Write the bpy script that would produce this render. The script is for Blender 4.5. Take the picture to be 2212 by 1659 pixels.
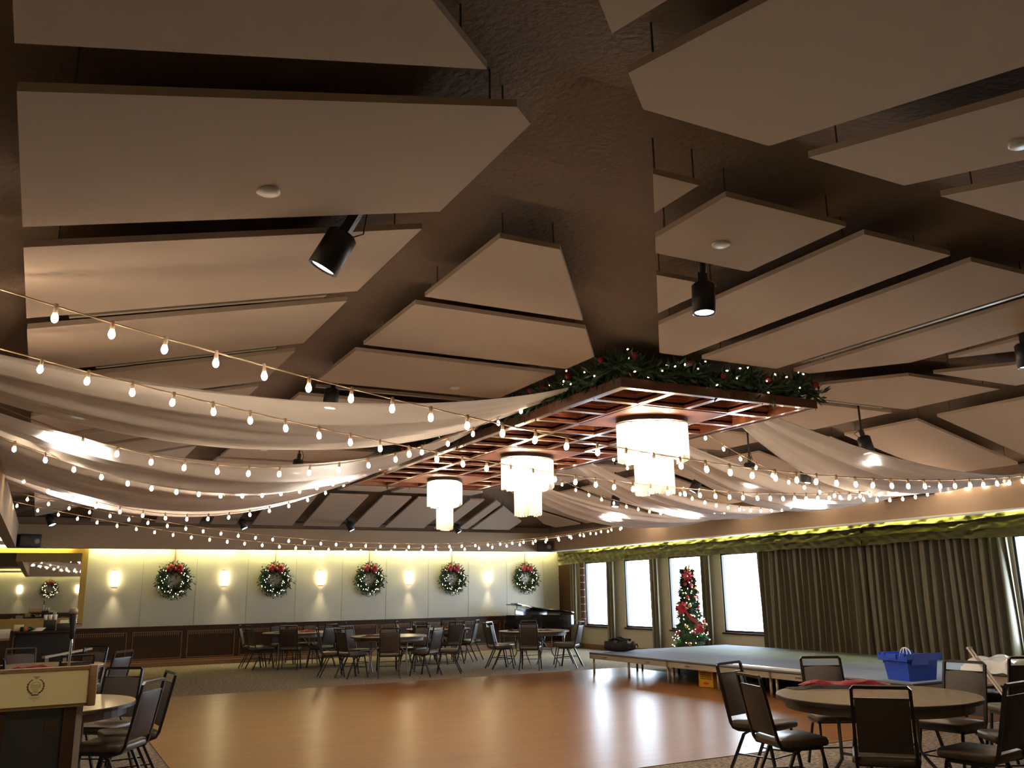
import bpy, bmesh, math, random
from mathutils import Vector, Matrix
random.seed(7)
PI = math.pi
S = bpy.context.scene
for o in list(bpy.data.objects): bpy.data.objects.remove(o)
COL = S.collection

# ------------------------------------------------------------------ camera
cam_d = bpy.data.cameras.new('camera'); cam = bpy.data.objects.new('camera', cam_d); COL.objects.link(cam)
cam_d.sensor_fit = 'HORIZONTAL'; cam_d.sensor_width = 36.0
cam_d.lens = 36.0*1881.84/2212.0; cam_d.clip_start = .05; cam_d.clip_end = 200
_r = Vector((0.8843489, -0.46656738, -0.01555311)); _d = Vector((0.0943579, 0.2112799, -0.97286042)); _f = Vector((0.457191, 0.85888048, 0.23086947))
cam.matrix_world = Matrix(((_r.x, -_d.x, -_f.x, 0), (_r.y, -_d.y, -_f.y, 0), (_r.z, -_d.z, -_f.z, 1.6), (0, 0, 0, 1)))
S.camera = cam
# ------------------------------------------------------------------ view, world, render quality
S.view_settings.view_transform = 'Standard'; S.view_settings.look = 'None'
S.view_settings.gamma = 1.0; S.view_settings.exposure = 0.22
S.view_settings.use_curve_mapping = False
cy = S.cycles
cy.use_denoising = True
cy.max_bounces = 8; cy.diffuse_bounces = 4; cy.glossy_bounces = 4; cy.transmission_bounces = 6; cy.transparent_max_bounces = 16
cy.caustics_reflective = False; cy.caustics_refractive = False
cy.sample_clamp_indirect = 6.0
W = bpy.data.worlds.new('overcast_sky'); S.world = W; W.use_nodes = True
bg = W.node_tree.nodes['Background']; bg.inputs[0].default_value = (.68, .84, 1.0, 1); bg.inputs[1].default_value = 21.0

# ------------------------------------------------------------------ materials
MATS = {}
def mat(name, col, rough=.6, metal=0., noise=None, bump=None, emit=None, spec=.5, coat=0., stretch=None):
    """noise=(scale, second colour, contrast); bump=(scale, strength); emit=(colour, strength)"""
    m = bpy.data.materials.new(name); m.use_nodes = True; nt = m.node_tree; N = nt.nodes; L = nt.links
    b = N['Principled BSDF']
    b.inputs['Base Color'].default_value = (*col, 1); b.inputs['Roughness'].default_value = rough
    b.inputs['Metallic'].default_value = metal; b.inputs['Specular IOR Level'].default_value = spec
    b.inputs['Coat Weight'].default_value = coat; b.inputs['Coat Roughness'].default_value = .1
    if noise or bump:
        tc = N.new('ShaderNodeTexCoord'); mp = N.new('ShaderNodeMapping'); L.new(tc.outputs['Object'], mp.inputs[0])
        if stretch: mp.inputs['Scale'].default_value = stretch
    if noise:
        n = N.new('ShaderNodeTexNoise'); n.inputs['Scale'].default_value = noise[0]; n.inputs['Detail'].default_value = 4
        L.new(mp.outputs[0], n.inputs['Vector'])
        r = N.new('ShaderNodeValToRGB'); c = noise[2]
        r.color_ramp.elements[0].position = .5-c; r.color_ramp.elements[1].position = .5+c
        r.color_ramp.elements[0].color = (*col, 1); r.color_ramp.elements[1].color = (*noise[1], 1)
        L.new(n.outputs['Fac'], r.inputs[0]); L.new(r.outputs[0], b.inputs['Base Color'])
    if bump:
        n = N.new('ShaderNodeTexNoise'); n.inputs['Scale'].default_value = bump[0]; n.inputs['Detail'].default_value = 3
        L.new(mp.outputs[0], n.inputs['Vector'])
        bp = N.new('ShaderNodeBump'); bp.inputs['Strength'].default_value = bump[1]; bp.inputs['Distance'].default_value = .02
        L.new(n.outputs['Fac'], bp.inputs['Height']); L.new(bp.outputs[0], b.inputs['Normal'])
    if emit:
        b.inputs['Emission Color'].default_value = (*emit[0], 1); b.inputs['Emission Strength'].default_value = emit[1]
    MATS[name] = m; return m

M = {}
M['panel'] = mat('acoustic_panel_fabric', (0.541, 0.439, 0.353), .9, bump=(300, .1), spec=.1)
M['stucco'] = mat('ceiling_stucco', (0.303, 0.226, 0.174), .95, bump=(28, .6), noise=(30, (0.259, 0.192, 0.148), .3), spec=.1)
M['beam'] = mat('bulkhead_paint', (0.447, 0.348, 0.254), .85, bump=(60, .08), spec=.2)
M['wallfab'] = mat('wall_panel_cream', (0.499, 0.477, 0.417), .85, bump=(250, .08), spec=.15)
M['wallpaint'] = mat('wall_paint_beige', (0.504, 0.428, 0.319), .85, spec=.2)
M['seam'] = mat('wall_seam', (.35, .33, .28), .8)
M['wood_dark'] = mat('dark_walnut', (.030, .013, .007), .42, noise=(6, (.048, .022, .011), .3), stretch=(1, 1, 8), spec=.2)
M['wood_mid'] = mat('brown_oak', (0.185, 0.092, 0.038), .4, noise=(8, (0.252, 0.134, 0.059), .3), stretch=(.6, .6, 8))
M['wood_frame'] = mat('golden_oak_frame', (0.353, 0.218, 0.042), .4, noise=(7, (0.420, 0.269, 0.067), .3), stretch=(1, 8, 1))
M['fascia'] = mat('dark_mahogany', (0.071, 0.024, 0.013), .4, noise=(9, (0.101, 0.034, 0.018), .3))
M['plate'] = mat('mahogany_plate', (0.185, 0.055, 0.025), .5, noise=(5, (0.252, 0.084, 0.038), .3))
M['mahog'] = mat('mahogany', (0.210, 0.059, 0.029), .28, noise=(9, (0.319, 0.105, 0.046), .28), stretch=(1.2, 14, 14), coat=.5)
M['laminate'] = mat('table_laminate', (0.202, 0.150, 0.108), .22, noise=(5, (0.210, 0.157, 0.113), .3), spec=.35, stretch=(.5, 8, 1))  # near table's copy of the laminate, its dimmer light put into the colour
M['laminate_tan'] = mat('light_wood_laminate', (0.395, 0.294, 0.189), .24, noise=(5, (0.437, 0.332, 0.218), .3), stretch=(.5, 8, 1), spec=.45)  # same laminate for the other tables, brighter light painted into the colour
M['edge_dark'] = mat('dark_edge_band', (.03, .022, .018), .4)
M['apron'] = mat('table_apron', (.10, .065, .04), .5)
M['frame_dark'] = mat('chair_steel_dark', (.014, .011, .010), .32, metal=.3)
M['vinyl'] = mat('brown_vinyl', (0.063, 0.044, 0.030), .34, bump=(180, .05))
M['vinyl_back'] = mat('brown_vinyl_back', (0.030, 0.018, 0.012), .5, bump=(180, .05))
M['chair_fabric'] = mat('grey_chair_fabric', (0.097, 0.079, 0.072), .75, bump=(400, .1))
M['black'] = mat('black_plastic', (.012, .012, .013), .45)
M['black_soft'] = mat('black_cloth', (.012, .011, .012), .85, bump=(60, .3))
M['gloss_black'] = mat('piano_lacquer', (.006, .006, .008), .06, coat=1.0)
M['chrome'] = mat('chrome', (.75, .75, .78), .15, metal=1.0)
M['alum'] = mat('aluminium_trim', (0.386, 0.336, 0.260), .45, metal=.35)
M['white_pl'] = mat('white_plastic', (.80, .78, .72), .35)
M['white_pap'] = mat('white_paper', (.78, .76, .68), .7)
M['brass'] = mat('brass', (.65, .45, .18), .3, metal=1.0)
M['bronze'] = mat('dark_bronze', (.06, .04, .03), .35, metal=.7)
M['stagecarpet'] = mat('stage_grey_carpet', (0.160, 0.181, 0.223), .8, noise=(120, (0.181, 0.202, 0.244), .3), spec=.3)  # blue cast of the daylight mixed into the grey
M['blue'] = mat('blue_tote_plastic', (0.021, 0.084, 0.571), .4)
M['yellow'] = mat('yellow_crate_plastic', (0.630, 0.336, 0.008), .5)
M['ribbon'] = mat('red_ribbon', (0.403, 0.025, 0.038), .4)
M['redprint'] = mat('red_print', (.55, .03, .02), .5)
M['red'] = mat('red_velvet', (0.252, 0.007, 0.013), .6, bump=(30, .4))
M['redseq'] = mat('red_sequins', (0.378, 0.017, 0.034), .28, metal=.35, bump=(160, 1.0))
M['maroon'] = mat('maroon_cloth', (.10, .014, .016), .8, bump=(40, .4))
M['green'] = mat('pine_needles', (0.015, 0.040, 0.017), .6, noise=(5, (0.029, 0.071, 0.025), .3))
M['gold'] = mat('gold_ornament', (.75, .50, .16), .2, metal=.9)
M['greenball'] = mat('green_ornament', (.02, .35, .08), .2, metal=.5)
M['bark'] = mat('bark', (.06, .035, .02), .8)
M['brick'] = None
M['bulb'] = mat('warm_bulb_glow', (1, .8, .5), .4, emit=((1.0, .75, .51), 82.0))
M['mini'] = mat('mini_light_glow', (1, .85, .6), .4, emit=((1.0, .78, .48), 15.0))
M['cove'] = mat('cove_tube_glow', (1, .9, .6), .4, emit=((1.0, .91, .38), 95.0))
M['covev'] = mat('valance_tube_glow', (1, .9, .5), .4, emit=((1.0, .97, .25), 75.0))
M['sconce'] = mat('sconce_shade_glow', (1, .85, .6), .4, emit=((1.0, .80, .46), 16.0))
M['canlens'] = mat('spot_lens_glow', (1, 1, 1), .3, emit=((1.0, .90, .78), 14.0))
M['core_low'] = mat('chandelier_lower_lamp_glow', (1, .9, .7), .4, emit=((1.0, .87, .66), 260.0))
M['core'] = mat('chandelier_lamp_glow', (1, .9, .7), .4, emit=((1.0, .87, .70), 900.0))
M['valance'] = mat('olive_satin', (0.202, 0.189, 0.060), .45, bump=(9, .4))
M['curtain'] = mat('olive_taupe_satin', (0.197, 0.168, 0.108), .36, bump=(200, .05))
M['ink'] = mat('emblem_ink', (.10, .07, .03), .6)
M['ink_soft'] = mat('emblem_soft_ink', (.33, .27, .12), .6)
M['sign'] = mat('lectern_sign_cream', (0.714, 0.605, 0.319), .5)
M['greyedge'] = mat('grey_panel_edge', (.30, .26, .22), .7)
M['candle'] = mat('candle_glass', (.7, .6, .3), .3)
M['wire'] = mat('hanger_wire', (.08, .07, .06), .5)
M['cord'] = mat('cord_brown', (.42, .30, .19), .5)
M['terracotta'] = mat('flyer_print', (.40, .13, .07), .6)
M['bottle'] = mat('bottle_green', (.01, .05, .02), .1)

def floor_mats():
    # carpet: speckled loop pile
    m = mat('speckled_carpet', (0.126, 0.097, 0.071), .95, noise=(26, (0.353, 0.290, 0.218), .13), bump=(160, .8), spec=.1)
    M['carpet'] = m
    m = bpy.data.materials.new('oak_strip_floor'); m.use_nodes = True; nt = m.node_tree; N = nt.nodes; L = nt.links; b = N['Principled BSDF']
    tc = N.new('ShaderNodeTexCoord'); mp = N.new('ShaderNodeMapping'); L.new(tc.outputs['Object'], mp.inputs[0])
    br = N.new('ShaderNodeTexBrick'); L.new(mp.outputs[0], br.inputs['Vector'])
    br.inputs['Color1'].default_value = (.205, .082, .0255, 1); br.inputs['Color2'].default_value = (.255, .107, .0345, 1); br.inputs['Mortar'].default_value = (.20, .085, .03, 1)
    br.inputs['Scale'].default_value = 1; br.inputs['Brick Width'].default_value = .9; br.inputs['Row Height'].default_value = .075
    br.inputs['Mortar Size'].default_value = .0025; br.offset = .37; br.inputs['Bias'].default_value = 0
    n = N.new('ShaderNodeTexNoise'); n.inputs['Scale'].default_value = 4; n.inputs['Detail'].default_value = 5
    m2 = N.new('ShaderNodeMapping'); m2.inputs['Scale'].default_value = (1, 14, 1); L.new(tc.outputs['Object'], m2.inputs[0]); L.new(m2.outputs[0], n.inputs['Vector'])
    mx = N.new('ShaderNodeMix'); mx.data_type = 'RGBA'; mx.blend_type = 'MULTIPLY'; mx.inputs[0].default_value = .35
    L.new(br.outputs['Color'], mx.inputs[6]); L.new(n.outputs['Fac'], mx.inputs[7]); L.new(mx.outputs[2], b.inputs['Base Color'])
    b.inputs['Roughness'].default_value = .30; b.inputs['Specular IOR Level'].default_value = .10
    M['oak'] = m
    m = bpy.data.materials.new('dark_brick'); m.use_nodes = True; nt = m.node_tree; b = nt.nodes['Principled BSDF']
    tc = nt.nodes.new('ShaderNodeTexCoord'); mp = nt.nodes.new('ShaderNodeMapping'); nt.links.new(tc.outputs['Object'], mp.inputs[0])
    mp.inputs['Rotation'].default_value = (PI/2, 0, PI/2)
    br = nt.nodes.new('ShaderNodeTexBrick'); nt.links.new(mp.outputs[0], br.inputs['Vector'])
    br.inputs['Color1'].default_value = (.10, .045, .035, 1); br.inputs['Color2'].default_value = (.14, .06, .045, 1); br.inputs['Mortar'].default_value = (.6, .62, .62, 1)
    br.inputs['Scale'].default_value = 1; br.inputs['Brick Width'].default_value = .2; br.inputs['Row Height'].default_value = .07; br.inputs['Mortar Size'].default_value = .010
    nt.links.new(br.outputs['Color'], b.inputs['Base Color']); b.inputs['Roughness'].default_value = .85
    M['brick'] = m
    # sheer drape: lets light and some view through
    m = bpy.data.materials.new('sheer_white_voile'); m.use_nodes = True; nt = m.node_tree; N = nt.nodes; L = nt.links
    N.remove(N['Principled BSDF']); out = N['Material Output']
    d = N.new('ShaderNodeBsdfDiffuse'); d.inputs[0].default_value = (.94, .90, .88, 1)
    t = N.new('ShaderNodeBsdfTranslucent'); t.inputs[0].default_value = (.94, .90, .88, 1)
    a = N.new('ShaderNodeMixShader'); a.inputs[0].default_value = .36; L.new(d.outputs[0], a.inputs[1]); L.new(t.outputs[0], a.inputs[2])
    tr = N.new('ShaderNodeBsdfTransparent'); c = N.new('ShaderNodeMixShader'); c.inputs[0].default_value = .11
    L.new(a.outputs[0], c.inputs[1]); L.new(tr.outputs[0], c.inputs[2]); L.new(c.outputs[0], out.inputs[0])
    M['voile'] = m
    # window pane
    m = bpy.data.materials.new('window_glass'); m.use_nodes = True; nt = m.node_tree; N = nt.nodes; L = nt.links
    N.remove(N['Principled BSDF']); out = N['Material Output']
    tr = N.new('ShaderNodeBsdfTransparent'); g = N.new('ShaderNodeBsdfGlossy'); g.inputs['Roughness'].default_value = .02
    c = N.new('ShaderNodeMixShader'); c.inputs[0].default_value = .07; L.new(tr.outputs[0], c.inputs[1]); L.new(g.outputs[0], c.inputs[2]); L.new(c.outputs[0], out.inputs[0])
    M['pane'] = m
    # crystal rods: milky glass that scatters the lamp inside
    m = bpy.data.materials.new('crystal_rods'); m.use_nodes = True; nt = m.node_tree; N = nt.nodes; L = nt.links
    N.remove(N['Principled BSDF']); out = N['Material Output']
    t = N.new('ShaderNodeBsdfTranslucent'); t.inputs[0].default_value = (.95, .90, .78, 1)
    g = N.new('ShaderNodeBsdfGlossy'); g.inputs['Roughness'].default_value = .12
    tr = N.new('ShaderNodeBsdfTransparent'); tr.inputs[0].default_value = (.95, .92, .85, 1)
    a = N.new('ShaderNodeMixShader'); a.inputs[0].default_value = .2; L.new(t.outputs[0], a.inputs[1]); L.new(g.outputs[0], a.inputs[2])
    c = N.new('ShaderNodeMixShader'); c.inputs[0].default_value = .35; L.new(a.outputs[0], c.inputs[1]); L.new(tr.outputs[0], c.inputs[2]); L.new(c.outputs[0], out.inputs[0])
    M['crystal'] = m
    M['mirror'] = mat('mirror_glass', (.80, .80, .78), .015, metal=1.0)
    # clear plastic wrap
    m = mat('clear_wrap_white', (.82, .84, .86), .12, bump=(14, .7)); M['wrap'] = m
floor_mats()

# ------------------------------------------------------------------ mesh helpers
class MB:
    """collects shapes into ONE mesh"""
    def __init__(s): s.v = []; s.f = []; s.mi = []; s.sm = []
    def add(s, vs, fs, mi=0, smooth=False):
        k = len(s.v); s.v += [tuple(p) for p in vs]; s.f += [tuple(i+k for i in f) for f in fs]
        s.mi += [mi]*len(fs); s.sm += [smooth]*len(fs); return s
    def box(s, a, b, mi=0, mx=None):
        x0, y0, z0 = a; x1, y1, z1 = b
        vs = [(x0,y0,z0),(x1,y0,z0),(x1,y1,z0),(x0,y1,z0),(x0,y0,z1),(x1,y0,z1),(x1,y1,z1),(x0,y1,z1)]
        if mx: vs = [mx @ Vector(p) for p in vs]
        return s.add(vs, [(3,2,1,0),(4,5,6,7),(0,1,5,4),(1,2,6,5),(2,3,7,6),(3,0,4,7)], mi)
    def prism(s, poly, z0, z1, mi=0, mx=None):
        """poly: xy list (ccw); z0,z1: numbers or functions of x,y"""
        g0 = z0 if callable(z0) else (lambda x, y: z0); g1 = z1 if callable(z1) else (lambda x, y: z1)
        n = len(poly); vs = [(x, y, g0(x, y)) for x, y in poly]+[(x, y, g1(x, y)) for x, y in poly]
        if mx: vs = [mx @ Vector(p) for p in vs]
        return s.add(vs, [tuple(range(n-1, -1, -1)), tuple(range(n, 2*n))]+[(i, (i+1) % n, n+(i+1) % n, n+i) for i in range(n)], mi)
    def tube(s, pts, r, n=6, mi=0, closed=False, smooth=True, cap=True):
        pts = [Vector(p) for p in pts]; m = len(pts); vs = []; fs = []
        rr = r if isinstance(r, (list, tuple)) else [r]*m
        prev = None
        for i, p in enumerate(pts):
            if closed: t = pts[(i+1) % m]-pts[i-1]
            else: t = pts[min(i+1, m-1)]-pts[max(i-1, 0)]
            t.normalize()
            if prev is None:
                u = t.cross(Vector((0, 0, 1)))
                if u.length < .1: u = t.cross(Vector((0, 1, 0)))
            else: u = prev-t*prev.dot(t)
            u.normalize(); prev = u; w = t.cross(u)
            off = PI/4 if n == 4 else 0
            for k in range(n):
                a = 2*PI*k/n+off; vs.append(p+(u*math.cos(a)+w*math.sin(a))*rr[i])
        for i in range(m if closed else m-1):
            j = (i+1) % m
            for k in range(n): fs.append((i*n+k, i*n+(k+1) % n, j*n+(k+1) % n, j*n+k))
        if cap and not closed: fs += [tuple(range(n-1, -1, -1)), tuple(range((m-1)*n, m*n))]
        return s.add(vs, fs, mi, smooth and n > 4)
    def lathe(s, prof, n=16, mi=0, mx=None, smooth=True):
        """prof: (r,z) list, around local Z"""
        vs = []; fs = []; m = len(prof)
        for r, z in prof:
            for k in range(n): a = 2*PI*k/n; vs.append(Vector((r*math.cos(a), r*math.sin(a), z)))
        for i in range(m-1):
            for k in range(n): fs.append((i*n+k, i*n+(k+1) % n, (i+1)*n+(k+1) % n, (i+1)*n+k))
        fs += [tuple(range(n-1, -1, -1)), tuple(range((m-1)*n, m*n))]
        if mx: vs = [mx @ v for v in vs]
        return s.add(vs, fs, mi, smooth)
    def ball(s, c, r, n=8, mi=0):
        c = Vector(c); return s.lathe([(r*math.sin(PI*i/n)+1e-5, -r*math.cos(PI*i/n)) for i in range(n+1)], n*2, mi, Matrix.Translation(c))
    def grid(s, fn, nu, nv, mi=0, smooth=True):
        vs = [fn(i/nu, j/nv) for i in range(nu+1) for j in range(nv+1)]
        fs = [(i*(nv+1)+j, (i+1)*(nv+1)+j, (i+1)*(nv+1)+j+1, i*(nv+1)+j+1) for i in range(nu) for j in range(nv)]
        return s.add(vs, fs, mi, smooth)
    def rbox(s, a, b, r, mi=0, mx=None, seg=3):
        """box with rounded vertical edges and softened top/bottom"""
        x0, y0, z0 = a; x1, y1, z1 = b; out = []
        for (cx, cy_, a0) in ((x1-r, y1-r, 0), (x0+r, y1-r, PI/2), (x0+r, y0+r, PI), (x1-r, y0+r, 1.5*PI)):
            for k in range(seg+1): out.append((cx, cy_, a0+k*PI/2/seg))
        n = len(out); e = min(r, (z1-z0)/2)*.6; vs = []; fs = []
        for z, ins in ((z0, e), (z0+e*.35, e*.3), (z0+e, 0), (z1-e, 0), (z1-e*.35, e*.3), (z1, e)):
            for (cx, cy_, an) in out: q = max(r-ins, 0); vs.append((cx+q*math.cos(an), cy_+q*math.sin(an), z))
        for i in range(5):
            for k in range(n): fs.append((i*n+k, i*n+(k+1) % n, (i+1)*n+(k+1) % n, (i+1)*n+k))
        fs += [tuple(range(n-1, -1, -1)), tuple(range(5*n, 6*n))]
        if mx: vs = [mx @ Vector(p) for p in vs]
        return s.add(vs, fs, mi, True)
    def blades(s, items, mi=0):
        """items: (point, direction, length, width): thin leaf blades"""
        for p, d, l, w in items:
            p = Vector(p); d = Vector(d).normalized(); u = d.cross(Vector((random.uniform(-1, 1), random.uniform(-1, 1), random.uniform(-1, 1))))
            if u.length < 1e-3: continue
            u.normalize(); q = p+d*l*.45
            s.add([p, q+u*w/2, p+d*l, q-u*w/2], [(0, 1, 2, 3)], mi)
        return s
    def mesh(s, name, mats):
        me = bpy.data.meshes.new(name); me.from_pydata(s.v, [], s.f)
        for m in (mats if isinstance(mats, (list, tuple)) else [mats]): me.materials.append(m)
        me.polygons.foreach_set('material_index', s.mi); me.polygons.foreach_set('use_smooth', s.sm); me.update(); return me
    def build(s, name, mats, parent=None):
        o = bpy.data.objects.new(name, s.mesh(name, mats)); COL.objects.link(o)
        if parent: o.parent = parent
        return o

def tag(o, label=None, cat=None, group=None, kind=None):
    if label: o['label'] = label
    if cat: o['category'] = cat
    if group: o['group'] = group
    if kind: o['kind'] = kind
    return o
def thing(name, label, cat, loc=(0, 0, 0), rz=0, group=None, rot=None):
    o = bpy.data.objects.new(name, None); COL.objects.link(o); o.empty_display_size = .1
    o.location = loc; o.rotation_euler = rot or (0, 0, rz); return tag(o, label, cat, group)
def struct(name, mb, m, parent=None):
    o = mb.build(name, m, parent)
    if not parent: o['kind'] = 'structure'
    return o
def kids(o): return [c for c in KIDS.get(o.name, [])]
KIDS = {}
def reg(root, *parts):
    """remember a thing's parts for copying"""
    KIDS.setdefault(root.name, []).extend(parts); return root
def dup(root, loc, rz=0, label=None, group=None, rot=None):
    r = root.copy(); COL.objects.link(r); r.location = loc; r.rotation_euler = rot or (0, 0, rz)
    if label: r['label'] = label
    if group: r['group'] = group
    for c in KIDS.get(root.name, []):
        q = c.copy(); COL.objects.link(q); q.parent = r
        for g in KIDS.get(c.name, []):
            w = g.copy(); COL.objects.link(w); w.parent = q
    return r
ORD = ['first', 'second', 'third', 'fourth', 'fifth', 'sixth', 'seventh', 'eighth', 'ninth', 'tenth', 'eleventh', 'twelfth', 'thirteenth', 'fourteenth', 'fifteenth', 'sixteenth']

# ------------------------------------------------------------------ room dimensions (metres)
XL, XR, YF, YB = -.47, 11.15, .47, 19.2         # inner faces of the four bulkheads
BZ0, BZ1 = 2.535, 2.985                          # bulkhead underside / top
EZ, T = 3.2, .236                                # eave height, slope
RUN = 2.32; ZF = EZ+T*RUN                        # flat centre height
WXL, WXR, WYF, WYB = -4.0, 13.7, -3.2, 22.9      # outer walls

# ------------------------------------------------------------------ shell
struct('floor', MB().box((WXL-.2, WYF-.2, -.2), (WXR+.2, WYB+.2, 0)), M['carpet'])
struct('trim_1', MB().box((1.256, 7.05, 0), (11.0, 15.8, .006)), M['oak'])['label'] = 'polished oak strip dance floor'
# sloped ceiling: four slopes and the flat middle, one surface with thickness
x0, x1, y0, y1 = XL-.35, XR+.35, YF-.35, YB+.35; ez = EZ-T*.35
a0, a1, b0, b1 = XL+RUN, XR-RUN, YF+RUN, YB-RUN
cb = MB()
lo = [(x0,y0,ez),(x1,y0,ez),(x1,y1,ez),(x0,y1,ez),(a0,b0,ZF),(a1,b0,ZF),(a1,b1,ZF),(a0,b1,ZF)]
hi = [(x,y,z+.12) for x,y,z in lo]
cb.add(lo+hi, [(0,1,5,4),(1,2,6,5),(2,3,7,6),(3,0,4,7),(4,5,6,7),(12,13,9,8),(13,14,10,9),(14,15,11,10),(15,12,8,11),(15,14,13,12),(0,8,9,1),(1,9,10,2),(2,10,11,3),(3,11,8,0)])
struct('ceiling', cb, M['stucco'])
# soffits over the outer aisles
for nm, a, b in (('ceiling_back_aisle', (WXL, YB+.15, BZ1), (WXR, WYB, BZ1+.15)), ('ceiling_front_aisle', (WXL, WYF, BZ1), (WXR, YF-.15, BZ1+.15)),
                 ('ceiling_left_aisle', (WXL, YF-.15, BZ1), (XL-.15, YB+.15, BZ1+.15)), ('ceiling_right_aisle', (XR+.15, YF-.15, BZ1), (WXR, YB+.15, BZ1+.15))):
    struct(nm, MB().box(a, b), M['stucco'])
for nm, a, b in (('wall_bulkhead_back', (XL-.15, YB, BZ0), (XR+.15, YB+.15, BZ1)), ('wall_bulkhead_front', (XL-.15, YF-.15, BZ0), (XR+.15, YF, BZ1)),
                 ('wall_bulkhead_left', (XL-.15, YF, BZ0), (XL, YB, BZ1)), ('wall_bulkhead_right', (XR, YF, BZ0), (XR+.15, YB, BZ1))):
    struct(nm, MB().box(a, b), M['beam'])
struct('trim_2', MB().box((XR-.012, YF, BZ0-.012), (XR+.15, YB, BZ0+.012)), M['white_pl'])
# dark upstand that closes the gap between soffit and slope
up = MB()
for a, b in (((x0, y1-.05, BZ1), (x1, y1, ez+.1)), ((x0, y0, BZ1), (x1, y0+.05, ez+.1)), ((x0, y0, BZ1), (x0+.05, y1, ez+.1)), ((x1-.05, y0, BZ1), (x1, y1, ez+.1))): up.box(a, b)
struct('trim_3', up, M['stucco'])
struct('wall_back', MB().box((WXL-.2, WYB, 0), (WXR+.2, WYB+.2, 3.2)), M['wallfab'])
struct('wall_front', MB().box((WXL-.2, WYF-.2, 0), (WXR+.2, WYF, 3.2)), M['wallfab'])
struct('wall_left', MB().box((WXL-.2, WYF, 0), (WXL, WYB, 3.2)), M['wallfab'])
# right wall with window openings
WIN = [(20.20, 21.50), (18.24, 19.57), (16.30, 17.67), (14.36, 15.75), (7.35, 8.78)]; SZ, TZ = .62, 2.36
wr = MB(); wr.box((WXR, WYF, 0), (WXR+.2, WYB, SZ)); wr.box((WXR, WYF, TZ), (WXR+.2, WYB, 3.2))
e = WYB
for a, b in WIN: wr.box((WXR, b, SZ), (WXR+.2, e, TZ)); e = a
wr.box((WXR, WYF, SZ), (WXR+.2, e, TZ))
struct('wall_right', wr, M['wallpaint'])
struct('trim_4', MB().box((WXR-.03, 21.52, SZ), (WXR, 21.72, TZ)), M['brick'])
tp = MB(); tp.box((WXR-.03, 22.05, .12), (WXR, 22.9, 2.72))
for z in (1.95, 2.55): tp.box((WXR-.045, 22.05, z), (WXR-.03, 22.9, z+.03))
struct('trim_5', tp, M['wood_dark'])
for i, (a, b) in enumerate(WIN):
    w = bpy.data.objects.new('window_%d' % (i+1), None); COL.objects.link(w); w['kind'] = 'structure'; w.location = (WXR, a, SZ)
    fr = MB(); ww = b-a; h = TZ-SZ; t = .045
    for p, q in (((.015, 0, 0), (.075, t, h)), ((.015, ww-t, 0), (.075, ww, h)), ((.015, 0, 0), (.075, ww, t)), ((.015, 0, h-t), (.075, ww, h))): fr.box(p, q)
    fr.build('frame', M['chrome'] if False else M['black'], w)
    MB().box((.042, t, t), (.049, ww-t, h-t)).build('pane', M['pane'], w)
    MB().box((-.06, -.02, -.04), (.012, ww+.02, 0)).build('sill', M['wood_dark'], w)
    pl = bpy.data.lights.new('window_portal', 'AREA'); pl.shape = 'RECTANGLE'; pl.size = h; pl.size_y = ww; pl.cycles.is_portal = True
    po = bpy.data.objects.new('window_portal', pl); COL.objects.link(po); po.location = (.19, ww/2, h/2); po.parent = w
    po.rotation_euler = (0, PI/2, 0)
# back wall dressing: wainscot, rail, grilles, plinth, seams
wn = MB(); wn.box((WXL, WYB-.03, 0), (WXR, WYB, .89)); wn.box((WXL, WYB-.055, .87), (WXR, WYB, .91))
struct('trim_6', wn, M['wood_dark'])
wm = MB()
k = -5
xx = .80-1.22*4
while xx+1.1 < 12.9:
    for p, q in (((xx, .17), (xx+1.1, .185)), ((xx, .775), (xx+1.1, .79)), ((xx, .17), (xx+.015, .79)), ((xx+1.085, .17), (xx+1.1, .79))):
        wm.box((p[0], WYB-.042, p[1]), (q[0], WYB-.03, q[1]))
    n = 22
    for j in range(n):
        gx = xx+.04+j*(1.02/n); wm.box((gx, WYB-.040, .70), (gx+.016, WYB-.03, .765))
    xx += 1.22
struct('trim_7', wm, M['wood_mid'])
struct('baseboard_back', MB().box((WXL, WYB-.24, 0), (WXR, WYB-.03, .10)).box((WXL, WYB-.12, .10), (WXR, WYB-.03, .15)), M['wood_mid'])
sm = MB(); xx = 2.14
while xx < 13.6: sm.box((xx-.006, WYB-.004, .92), (xx+.006, WYB, 2.98)); xx += 1.222
struct('trim_8', sm, M['seam'])
struct('baseboard_right', MB().box((WXR-.03, WYF, 0), (WXR, 22.05, .13)), M['wood_mid'])
struct('trim_9', MB().box((WXL, WYF, 0), (WXR, WYF+.03, .91)), M['wood_dark'])

# ------------------------------------------------------------------ mirror on the back wall
mi = thing('wall_mirror', 'large framed wall mirror reflecting string lights and a wreath above the bar', 'mirror', (0, WYB-.03, 0))
fr = MB()
fr.box((.80, -.05, 1.0), (.93, 0, 2.72)); fr.box((-2.8, -.05, 2.60), (.80, 0, 2.72)); fr.box((-2.93, -.05, 1.0), (-2.8, 0, 2.72)); fr.box((-2.8, -.12, .96), (.93, 0, 1.16))
fr.build('frame', M['wood_frame'], mi); MB().box((-2.8, -.02, 1.16), (.80, -.005, 2.60)).build('mirror_glass', M['mirror'], mi)

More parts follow.
